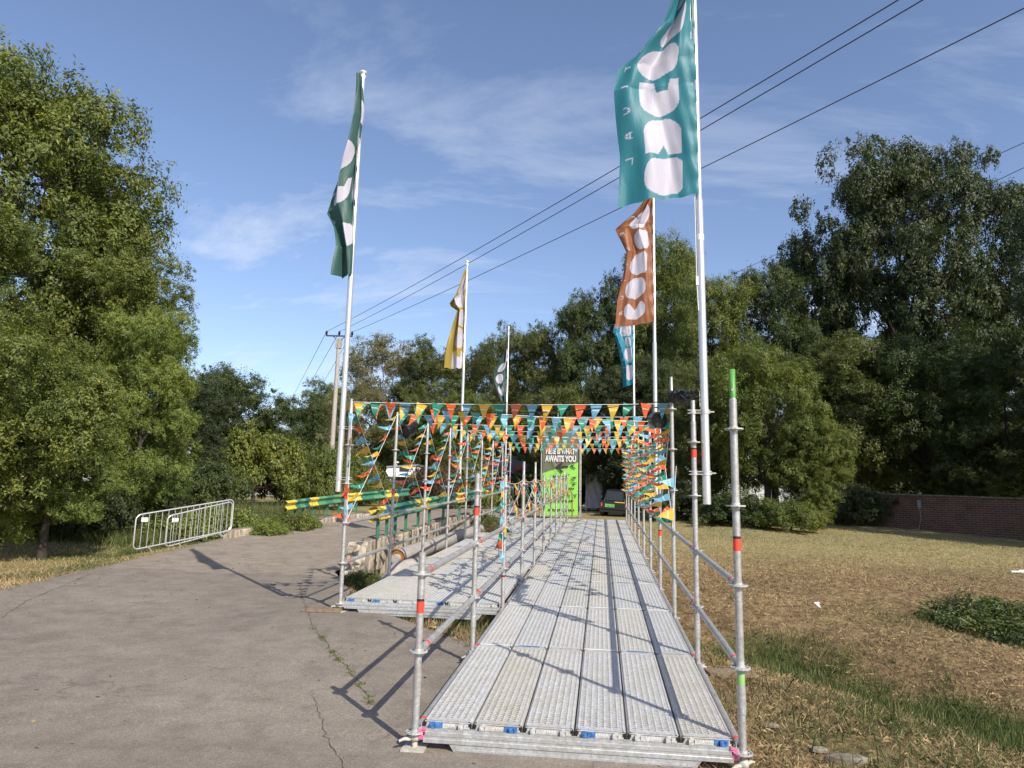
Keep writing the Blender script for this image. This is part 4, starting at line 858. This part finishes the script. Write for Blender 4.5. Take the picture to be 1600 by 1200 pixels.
def wallstrip(name, pts, w, h, label, depth=.9, seg=.55, jag=.03, group=None, mat=('conc', 'conctop')):
    """concrete blocks along a line; pts are points of the top edge"""
    pts = [Vector(p) for p in pts]; mb = MB(); out = []
    for a, b in zip(pts[:-1], pts[1:]):
        n = max(1, int((b-a).length/seg))
        for i in range(n): out.append((a.lerp(b, i/n), a.lerp(b, (i+1)/n)))
    for a, b in out:
        d = (b-a).normalized(); nrm = Vector((-d.y, d.x, 0)).normalized()*w/2; g = d*.012; j = random.uniform(-jag, jag); z = Vector((0, 0, j)); a2 = a+g; b2 = b-g; k2 = nrm*(1+random.uniform(-.08, .08))
        c_ = .025; dn = Vector((0, 0, -depth)); up = Vector((0, 0, -c_))
        ring = lambda p: [p-k2+dn, p-k2+up+z, p-k2*(1-c_*3)+z, p+k2*(1-c_*3)+z, p+k2+up+z, p+k2+dn]
        vs = ring(a2)+ring(b2); mb.m = 0; mb.add(vs, [[0, 1, 7, 6], [1, 2, 8, 7], [3, 4, 10, 9], [4, 5, 11, 10], [0, 5, 4, 3, 2, 1], [6, 7, 8, 9, 10, 11]]); mb.m = 1; mb.add(vs, [[2, 3, 9, 8]])
    o = mb.build(name, [M[mat[0]], M[mat[1]]], None); return tag(o, label, 'wall', group)
pp = [Vector((-4.72, 9.6, .56)), Vector((-4.45, 11.2, .68)), Vector((-4.05, 14, .92)), Vector((-3.6, 17.3, 1.12))]
wallstrip('parapet', pp, .34, .6, 'weathered concrete bridge parapet with flaking paint under the near guardrail', 1.3, .42)
# broken end block
mb = MB(); mb.prism([(-.62, -.5), (-.58, -.1), (-.42, .08), (-.3, .42), (-.12, .55), (.05, .56), (.05, -.5)], -.2, .18, 'x'); o = mb.build('broken_block', M['conc'], None, (-4.72, 9.52, .0)); o.rotation_euler.z = R(8); tag(o, 'broken whitish concrete block at the near end of the bridge parapet', 'block')
kk = [P(357, 830, 18.9), P(420, 821, 20.6), P(500, 811, 22.6), P(560, 803, 25), P(640, 792, 29)]
wallstrip('kerb_wall', kk, .35, .4, 'low crumbling concrete kerb wall along the left side of the road', .9, 1.4, .03)
def pipe(pts, r, label, cap=True):
    pts = [Vector(p) for p in pts]; o = empty('pipe', pts[0]); tag(o, label, 'pipe', 'grey pipes beside the left platform'); q = [p-pts[0] for p in pts]
    MB().path(q, r, 20, caps=False).build('jacket', M['pipe'], o)
    L = (q[-1]-q[0]); d = L.normalized()
    for i in range(1, int(L.length/1.1)):
        p = q[0]+d*i*1.1; MB().tube(p, p+d*.03, r*1.02, n=20, caps=True).build('joint_band', M['pipe'], o)
    if cap:
        mb = MB(); mb.tube(d*.02, d*.05, r*.96, n=20); mb.build('insulation', M['rust'], o); mb = MB(); mb.tube(d*-.12, d*.2, r*.5, n=16); mb.m = 1; mb.build('inner_pipe', [M['polec']], o)
    return o
pipe([(-3.72, 8.75, .30), (-3.5, 12, .46), (-3.33, 15.5, .62), (-3.25, 18, .72)], .17, 'grey insulated pipe with a rusty open end beside the left platform')
e0 = Vector((-3.45, 8.1, .14)); pts = [e0+Vector((-.22, -.1, -.45)), e0+Vector((-.2, 0, -.2)), e0+Vector((-.1, .12, -.02)), e0+Vector((.1, .35, .03)), e0+Vector((.4, .8, .05))]
pipe(pts, .165, 'grey pipe elbow bending into the ground below the rusty pipe end', False)
# ------------------------------------------------------------------ utility pole and wires
up_ = P(513, 790, 32); zt = P(528, 519, 32).z; zb = float(G(up_.x, up_.y)); o = empty('utility_pole', (up_.x, up_.y, zb-.2)); tag(o, 'tall tapered concrete utility pole with crossarm left of the bunting', 'utility pole')
Hh = zt-zb+.2; mb = MB(); mb.tube((0, 0, 0), (0, 0, Hh-.45), .135, .09, n=8); mb.box((0, 0, Hh-.25), (.24, .2, .45)); mb.build('shaft', M['polec'], o)
al = P(508, 513, 32)-P(550, 515, 32); al.z = 0; al.normalize(); ctr = Vector((0, 0, Hh+.12)); mb = MB(); mb.tube(ctr+al*.62, ctr-al*.62, .035, n=6); mb.tube(ctr+al*.3, (0, 0, Hh-.15), .02, n=5); mb.tube(ctr-al*.3, (0, 0, Hh-.15), .02, n=5); mb.build('crossarm', M['wire'], o)
ins = []
for s_ in (.6, .0, -.6):
    p = ctr+al*s_; MB().lathe([(.02, 0), (.03, .05), (.055, .08), (.05, .13), (.06, .15), (.045, .2), (.02, .24), (0, .25)], p, 10).build('insulator', M['black'], o); ins.append(p+Vector((up_.x, up_.y, zb-.2+.2)))
ov = [(1345, 0), (1382, 0), (1555, 0)]
for i, (a, (px, py)) in enumerate(zip(ins, ov)):
    e = P(px, py, 9.5); e = a+(e-a)*1.55; MB().path([a+(e-a)*t+Vector((0, 0, -.35*4*t*(1-t))) for t in np.linspace(0, 1, 24)], .009, 5).build('power_line', M['wire'])
    tag(COL.objects[-1], f'{["upper", "middle", "lowest"][i]} of three overhead wires rising to the top right from the utility pole', 'wire', 'overhead wires')
for i, (a, (px, py)) in enumerate(zip(ins, [(455, 625), (470, 625), (490, 625)])):
    e = P(px, py, 60); MB().path([a+(e-a)*t for t in np.linspace(0, 1, 6)], .012, 5).build('power_line', M['wire'])
    tag(COL.objects[-1], f'{["left", "middle", "right"][i]} of three wires dropping behind the trees left of the utility pole', 'wire', 'overhead wires')
for i, (pa, pb) in enumerate((((1130, 435), (1640, 205)), ((1130, 485), (1640, 243)), ((1130, 520), (1640, 275)))):
    a = P(*pa, 44); e = P(*pb, 20); MB().path([a+(e-a)*t for t in np.linspace(0, 1, 8)], .011, 5).build('power_line', M['wire'])
    tag(COL.objects[-1], f'{["top", "middle", "bottom"][i]} of three thin wires passing in front of the big oak', 'wire', 'overhead wires')
# small far pole
q = P(511, 775, 48); o = empty('utility_pole', (q.x, q.y, float(G(q.x, q.y)))); tag(o, 'short far pole with small crossarm above the bushes', 'utility pole'); hh = P(511, 672, 48).z-o.location.z; MB().tube((0, 0, 0), (0, 0, hh), .14, .11, n=8).build('shaft', M['white'], o); MB().box((0, 0, hh-.05), (.9, .08, .06)).build('crossarm', M['wire'], o)
# ------------------------------------------------------------------ banner
BX = -1.39; BY = 22.3; z0 = .93; BW = 1.36; BH = 3.3
o = empty('banner_stand', (BX, BY, z0-.05), R(-3)); tag(o, 'tall lime green and olive festival banner on a scaffold frame', 'banner')
nu, nv = 40, 110; u = np.linspace(-.5, .5, nu); v = np.linspace(0, 1, nv); U, Vv = np.meshgrid(u, v)
wr = .022*np.sin(9*(U+.5)+3*Vv)*.4+.02*np.exp(-((U+.5-(.62-Vv)*.9-.25)/.06)**2)*sst(.45, .6, Vv)+.018*np.exp(-((U+.5-(.72-Vv)*.9-.2)/.04)**2)*sst(.45, .6, Vv)
mv = np.stack([U*BW, -wr, Vv*BH+.08], -1).reshape(-1, 3); idx = np.arange(nu*nv).reshape(nv, nu); Q = np.stack([idx[:-1, :-1], idx[:-1, 1:], idx[1:, 1:], idx[1:, :-1]], -1).reshape(-1, 4)
me = bpy.data.meshes.new('cloth'); me.from_pydata(mv.tolist(), [], Q.tolist()); me.polygons.foreach_set('use_smooth', [True]*len(Q))
a = me.attributes.new('ink', 'FLOAT', 'POINT'); a.data.foreach_set('value', ((Vv*BH+.08 > 1.85+.42*U)).ravel().astype(np.float32))
k = NT('banner_print'); at = k.attr('ink'); cc = k.mix(at.outputs['Fac'], (.24, .56, .075), (.12, .125, .075)); k.col(cc); k.b.inputs['Roughness'].default_value = .45; me.materials.append(k.m); link('cloth', me, o)
txm = penn('banner_white', (.85, .85, .85)); txb = M['dark']
def btxt(s, size, x, z, mat, bold=.0, sx=1, y=-.045):
    t = link('lettering', text_mesh(s, size, mat, bold, sx), o, (x, y, z)); t.rotation_euler.x = R(90)
btxt('HERE IS WHAT', .27, -.56, 2.38, txm, .012, .62); btxt('AWAITS YOU', .31, -.57, 2.09, txm, .014, .62)
btxt('Main Stage', .17, -.33, 1.47, txb, .004, .85)
mb = MB(); mb.add([(-.17, 0, 1.87), (.05, 0, 2.04), (.1, 0, 1.99), (-.03, 0, 1.89), (.31, 0, 1.91), (.31, 0, 1.84), (-.03, 0, 1.83), (.12, 0, 1.69), (.07, 0, 1.64)], [[0, 1, 2, 3], [3, 4, 5, 6], [0, 3, 6], [0, 6, 7, 8]]); mb.build('arrow', txb, o, (0, -.05, .02))
mb = MB()
for cx, cz in ((.48, 1.95), (.5, 1.88), (.3, 1.6), (.48, 1.45), (.55, 1.25), (-.1, 1.0), (.05, .8), (-.25, .75)):
    for q in range(6): mb.box((cx+random.uniform(-.08, .08), -.048, cz+random.uniform(-.06, .06)), (random.uniform(.03, .12), .003, random.uniform(.012, .03)), Matrix.Rotation(random.uniform(-.6, .6), 3, 'Y'))
for z in (1.08, .62, .28):
    x = -.4 if z < 1 else .3
    while x < .55: w = random.uniform(.03, .06); mb.box((x, -.047, z), (w, .003, .07)); x += w+.025
mb.box((.5, -.047, 1.3), (.2, .003, .02)); mb.build('pictogram', txb, o)
for x in (-BW/2-.05, BW/2+.06):
    for y in (.02, .5): MB().tube((x, y, 0), (x, y, BH+.2), .026, n=10).build('tube', M['tube'], o)
    for z in (.05, 1.0, 2.0, 3.0): MB().tube((x, .02, z), (x, .5, z), .024, n=8).build('tube', M['tube'], o)
for z in (.04, BH+.1): MB().tube((-BW/2-.05, .02, z), (BW/2+.06, .02, z), .024, n=8).build('tube', M['tube'], o)
# ------------------------------------------------------------------ buggy, caravan, tents, lamp, wall, house
bp = P(958, 803, 28.5); o = empty('buggy', (bp.x, bp.y, float(G(bp.x, bp.y))), R(-8)); o.rotation_euler.y = R(3); tag(o, 'small black open buggy with green plate parked behind the walkway end', 'buggy')
mb = MB(); mb.prism([(-.52, .22), (.52, .22), (.55, .34), (.5, .56), (.44, .62), (-.44, .62), (-.5, .56), (-.55, .34)], 0, 1.5, 'y'); mb.build('body', M['blackplastic'], o)
mb = MB(); mb.prism([(-.56, .16), (.56, .16), (.56, .26), (-.56, .26)], -.06, 0, 'y'); mb.tube((-.5, -.08, .3), (.5, -.08, .3), .025, n=8); mb.build('bumper', M['black'], o)
mb = MB(); mb.box((-.16, -.006, .42), (.38, .01, .13)); mb.m = 1; mb.box((-.2, -.012, .42), (.1, .006, .05)); mb.box((-.04, -.012, .42), (.08, .006, .08)); mb.build('plate', [simple('plate_green', (.16, .4, .1), .4), M['rlight']], o)
MB().box((.24, -.006, .57), (.4, .01, .035)).build('strip', simple('strip_yellow', (.65, .45, .04), .4), o)
MB().box((.26, -.006, .42), (.24, .008, .12)).build('grille', M['black'], o)
for x in (-.5, .5): MB().box((x*.98, -.01, .44), (.045, .02, .14)).build('tail_light', M['red'], o)
mb = MB(); mb.path([(-.4, .1, .62), (-.33, .25, 1.02), (.33, .25, 1.02), (.4, .1, .62)], .022, 8); mb.path([(-.42, 1.2, .62), (-.36, 1.1, 1.08), (.36, 1.1, 1.08), (.42, 1.2, .62)], .022, 8)
for x in (-.34, .34): mb.tube((x, .25, 1.02), (x, 1.1, 1.08), .018, n=6)
mb.build('roll_cage', M['blackplastic'], o); mb = MB(); mb.add([(-.37, .13, .64), (.37, .13, .64), (.31, .24, 1.0), (-.31, .24, 1.0)], [[0, 1, 2, 3]]); mb.build('windscreen', M['glass'], o)
for x in (-.46, .46):
    for y in (.25, 1.25): w = MB().path([(0, .17*math.cos(t), .17*math.sin(t)) for t in np.linspace(0, 6.283, 17)[:-1]], .085, 8, closed=True).build('wheel', M['black'], o, (x, y, .22))
cv = P(634, 775, 38); o = empty('caravan', (cv.x, cv.y, float(G(cv.x, cv.y))), R(14)); tag(o, 'white caravan with grey roof half hidden by bushes behind the bunting', 'caravan'); zc = o.location.z
bz = P(634, 745, 38).z-zc; tz = P(634, 728, 38).z-zc
mb = MB(); mb.prism([(-.95, bz), (.72, bz), (.95, bz+.15), (.92, tz-.2), (.6, tz), (-1.05, tz-.12), (-1.12, tz-.3)], 0, 2.0, 'y'); mb.build('body', M['white'], o)
mb = MB(); mb.prism([(-1.1, tz-.11), (.62, tz+.02), (1.1, tz-.1), (1.1, tz-.02), (.62, tz+.12), (-1.1, tz-.03)], -.06, 2.06, 'y'); mb.build('roof', simple('grey_roof', (.22, .23, .25), .6), o)
MB().lathe([(.05, tz-.05), (.05, tz+.16), (.16, tz+.19), (.12, tz+.25), (0, tz+.26)], (-.6, .4, 0), 12).build('roof_vent', M['white'], o)
mb = MB(); mb.box((-.1, -.01, bz+.42), (.6, .02, .28)); mb.build('window', M['glass'], o)
for x in (-.5, .5): MB().path([(x, .3+.0, .3)]+[(x+.3*math.sin(t), .2, .3+.3*math.cos(t)) for t in np.linspace(0, 6.2, 12)], .08, 6).build('wheel', M['black'], o)
mb = MB(); mb.box((0, 1.0, bz/2+.05), (1.6, 1.6, bz-.3)); mb.build('chassis', M['black'], o)
def tent(px, d, w, h, cols, label):
    c_ = P(px, 780, d); o = empty('market_tent', (c_.x, c_.y, float(G(c_.x, c_.y))), .15); tag(o, label, 'tent', 'tents behind the trees')
    for x in (-w/2, w/2):
        for y in (0, w): MB().tube((x, y, 0), (x, y, h), .03, n=6).build('leg', M['blackplastic'], o)
    mb = MB(); n = 12; mats = cols
    for i in range(n):
        mb.m = i % len(cols); x0 = -w/2+w*i/n; x1 = x0+w/n; mb.box(((x0+x1)/2, 0, h+.1), (w/n-.01, .02, .42)); 
    mb.build('valance', cols, o)
    mb = MB(); t_ = (0, w/2, h+1.0); cs = [(-w/2, 0, h+.3), (w/2, 0, h+.3), (w/2, w, h+.3), (-w/2, w, h+.3)]; mb.add(cs+[t_], [[0, 1, 4], [1, 2, 4], [2, 3, 4], [3, 0, 4]]); mb.build('roof', cols[1], o)
tent(790, 40, 3.4, 2.0, [simple('tent_blue', (.1, .14, .32), .6), simple('tent_grey', (.16, .13, .13), .7), PEN[0]], 'dark tent with blue and orange valance behind the left posts')
q = P(747, 779, 36); o = empty('umbrella', (q.x, q.y, float(G(q.x, q.y)))); tag(o, 'red and white parasol far behind the left bunting posts', 'parasol'); hz_ = P(747, 742, 36).z-o.location.z
MB().tube((0, 0, 0), (0, 0, hz_), .03, n=6).build('pole', M['white'], o); mb = MB(); mb.lathe([(.6, hz_-.25), (0, hz_+.05)], n=8); mb.lathe([(.6, hz_-.25), (.6, hz_-.4)], n=8); mb.build('canopy', M['red'], o)
q = P(932, 775, 36); o = empty('tarp_screen', (q.x, q.y, float(G(q.x, q.y)))); tag(o, 'grey-white tarpaulin sheet stretched on a frame in the shade behind the buggy', 'tarpaulin'); h_ = P(932, 745, 36).z-o.location.z
mb = MB(); nn = 14; vs = [(-.5+1.0*i/nn+.04*math.sin(j), .05*math.sin(i*1.3+j), h_*j/8*(1-.04*(i/nn))+.15) for j in range(9) for i in range(nn+1)]; mb.add(vs, [[j*(nn+1)+i, j*(nn+1)+i+1, (j+1)*(nn+1)+i+1, (j+1)*(nn+1)+i] for j in range(8) for i in range(nn)], True); mb.build('sheet', simple('tarp_white', (.5, .5, .52), .6), o)
for x in (-.52, .52): MB().tube((x, .05, 0), (x, .05, h_+.2), .03, n=6).build('post', M['white'], o)
q = P(958, 772, 38); o = empty('shed', (q.x, q.y, float(G(q.x, q.y)))); tag(o, 'dim brown shed with a white door post behind the buggy', 'shed'); h_ = P(958, 742, 38).z-o.location.z
MB().box((0, 1, h_/2), (1.8, 2, h_)).build('wall', simple('shed_brown', (.2, .14, .09), .8), o); mb = MB(); mb.prism([(-1.05, h_), (1.05, h_), (0, h_+.45)], -.15, 2.15, 'y'); mb.build('roof', simple('shed_roof', (.3, .3, .3), .7), o); MB().box((.45, -.03, h_/2), (.08, .06, h_)).build('door_post', M['white'], o); MB().box((.1, -.02, h_/2-.1), (.6, .03, h_-.3)).build('door', M['wood'], o)
q = P(870, 785, 36); zq = float(G(q.x, q.y)); hl = P(860, 622, 36).z-zq; o = empty('street_lamp', (q.x, q.y, zq)); tag(o, 'street lamp with white head among the trees above the bunting', 'street lamp')
MB().path([(0, 0, 0), (0, 0, hl-.4), (.0, 0, hl-.15), (-.12, 0, hl), (-.3, 0, hl+.04)], .05, 8).build('pole', M['polec'], o)
mb = MB(); mb.path([(-.22, 0, hl+.02), (-.34, 0, hl+.06), (-.55, 0, hl+.08), (-.72, 0, hl+.05)], .09, 10, taper=[.5, 1, 1, .4]); mb.build('lamp_head', M['white'], o)
# brick wall
wa = P(1275, 800, 31); wb_ = P(1600, 800, 24.5); wc = wb_+(wb_-wa)*.8
d = Vector((wc.x-wa.x, wc.y-wa.y, 0)); L = d.length; ang = math.atan2(d.y, d.x); o = empty('brick_wall', (wa.x, wa.y, 0), ang); tag(o, 'low red brick wall in the shade at the right edge of the field', 'wall'); nseg = 12
mb = MB(); mc = MB(); vs = []; topz = P(1400, 769, 28.3).z; topz2 = P(1600, 785, 24.5).z
for i in range(nseg+1):
    t = i/nseg; x = L*t; gp = wa+d*t; zt_ = topz+(topz2-topz)*t*1.25; vs += [(x, -.12, float(G(gp.x, gp.y))-.2), (x, -.12, zt_), (x, .12, zt_), (x, .12, float(G(gp.x, gp.y))-.2)]
mb.add(vs, [f for i in range(nseg) for f in ([4*i, 4*i+4, 4*i+5, 4*i+1], [4*i+1, 4*i+5, 4*i+6, 4*i+2], [4*i+2, 4*i+6, 4*i+7, 4*i+3])]+[[0, 1, 2, 3], [4*nseg+3, 4*nseg+2, 4*nseg+1, 4*nseg]]); mb.build('brickwork', M['brick'], o)
vs = []
for i in range(nseg+1):
    t = i/nseg; x = L*t; zt_ = topz+(topz2-topz)*t*1.25; vs += [(x, -.16, zt_+.003), (x, -.16, zt_+.05), (x, .16, zt_+.05), (x, .16, zt_+.003)]
mc.add(vs, [f for i in range(nseg) for f in ([4*i, 4*i+4, 4*i+5, 4*i+1], [4*i+1, 4*i+5, 4*i+6, 4*i+2], [4*i+2, 4*i+6, 4*i+7, 4*i+3], [4*i+3, 4*i+7, 4*i+4, 4*i])]); mc.build('coping', M['conctop'], o)
xp = L*.42; gp = wa+d*.42; MB().box((xp*.75, -.14, topz-.45), (.12, .05, .3)).build('junction_box', M['polec'], o); MB().path([(xp*.75, -.15, topz-.55), (xp*.75+.03, -.16, topz-1.0), (xp*.75-.05, -.2, topz-1.4), (xp*.75-.9, -.5, topz-1.5)], .015, 5).build('conduit', M['polec'], o)
# house behind the wall
q = P(1450, 770, 52); o = empty('house', (q.x, q.y, float(G(q.x, q.y))), R(-30)); tag(o, 'white house glimpsed through the trees behind the brick wall', 'house')
mb = MB(); mb.box((0, 3, 1.6), (7, 6, 3.2)); mb.build('wall', M['white'], o); mb = MB(); mb.prism([(-3.9, 3.2), (3.9, 3.2), (2.6, 5), (-2.6, 5)], -.5, 6.5, 'y'); mb.build('roof', M['polec'], o)
for x in (-2, 1.2): f_ = MB().box((x, -.02, 1.7), (1.1, .06, 1.1)).build('window', M['glass'], o)
# wire fence / greenhouse behind the shrub on the right
# litter and stones
q = P(1279, 988, 9.7); zq = gz(q.x, q.y); mb = MB(); vs = [(random.uniform(-.05, .05), random.uniform(-.04, .04), random.uniform(.0, .09)) for _ in range(14)]; mb.add(vs, [[i, i+1, i+2] for i in range(12)]); tag(mb.build('litter', M['white'], None, (q.x, q.y, zq+.02)), 'crumpled white paper scrap on the dry bank', 'litter')
def stone(px, py, d, s, label):
    q = P(px, py, d); mb = MB(); n = 10; vs = []; r = random.Random(px)
    rad = [r.uniform(.75, 1.1) for _ in range(n)]
    for z, k_ in ((-.3, 1), (.25, .95), (.42, .7)): vs += [(rad[i]*k_*math.cos(i*6.283/n)*s, rad[i]*k_*.6*math.sin(i*6.283/n)*s, z*s*.45) for i in range(n)]
    mb.add(vs, [[a*n+i, a*n+(i+1) % n, (a+1)*n+(i+1) % n, (a+1)*n+i] for a in range(2) for i in range(n)]+[list(range(2*n, 3*n))]); tag(mb.build('stone', M['conctop'], None, (q.x, q.y, gz(q.x, q.y)+.02)), label, 'stone', 'flat stones in the grass')
stone(1325, 1190, 4.55, .13, 'flat pale stone in the grass at the bottom right'); stone(1282, 1183, 4.7, .07, 'smaller stone left of the flat pale one'); stone(1205, 1140, 5.1, .06, 'small stone beside the green-sprayed post')
q = P(1592, 880, 14.5); mb = MB(); mb.box((0, 0, .03), (.34, .07, .03)); mb.box((.1, .03, .055), (.2, .03, .015)); tag(mb.build('plank_piece', M['white'], None, (q.x, q.y, gz(q.x, q.y))), 'white slat lying in the field at the right edge', 'slat')

# fallen leaves and grit on the asphalt
n = 2600; y = rng.uniform(-3, 16, n); l = np.interp(y, *LE); rr_ = np.interp(y, *RE); t = rng.beta(.45, .6, n); x = l+(rr_-l)*t; z = G0(x, y)+.018
a = rng.uniform(0, 6.283, n); sz = rng.uniform(.004, .018, n)*np.where(rng.uniform(0, 1, n) < .25, 1.4, .7); q = np.stack([np.cos(a), np.sin(a), rng.normal(0, .25, n)], -1)*sz[:, None]; b = np.stack([-np.sin(a), np.cos(a), rng.normal(0, .25, n)], -1)*sz[:, None]*.6; c = np.stack([x, y, z], -1)
me = npmesh('leaf_litter', np.stack([c-q, c-b, c+q, c+b], 1).reshape(-1, 3), 4, M['blade']); cc = np.array([.2, .14, .07])*rng.uniform(.35, 2.2, (n, 1)); setcol(me, 'col', np.repeat(np.concatenate([cc, np.ones((n, 1))], 1), 4, 0))
tag(link('leaf_litter', me), 'dry leaf bits and grit scattered over the asphalt', 'leaf litter', kind='stuff')
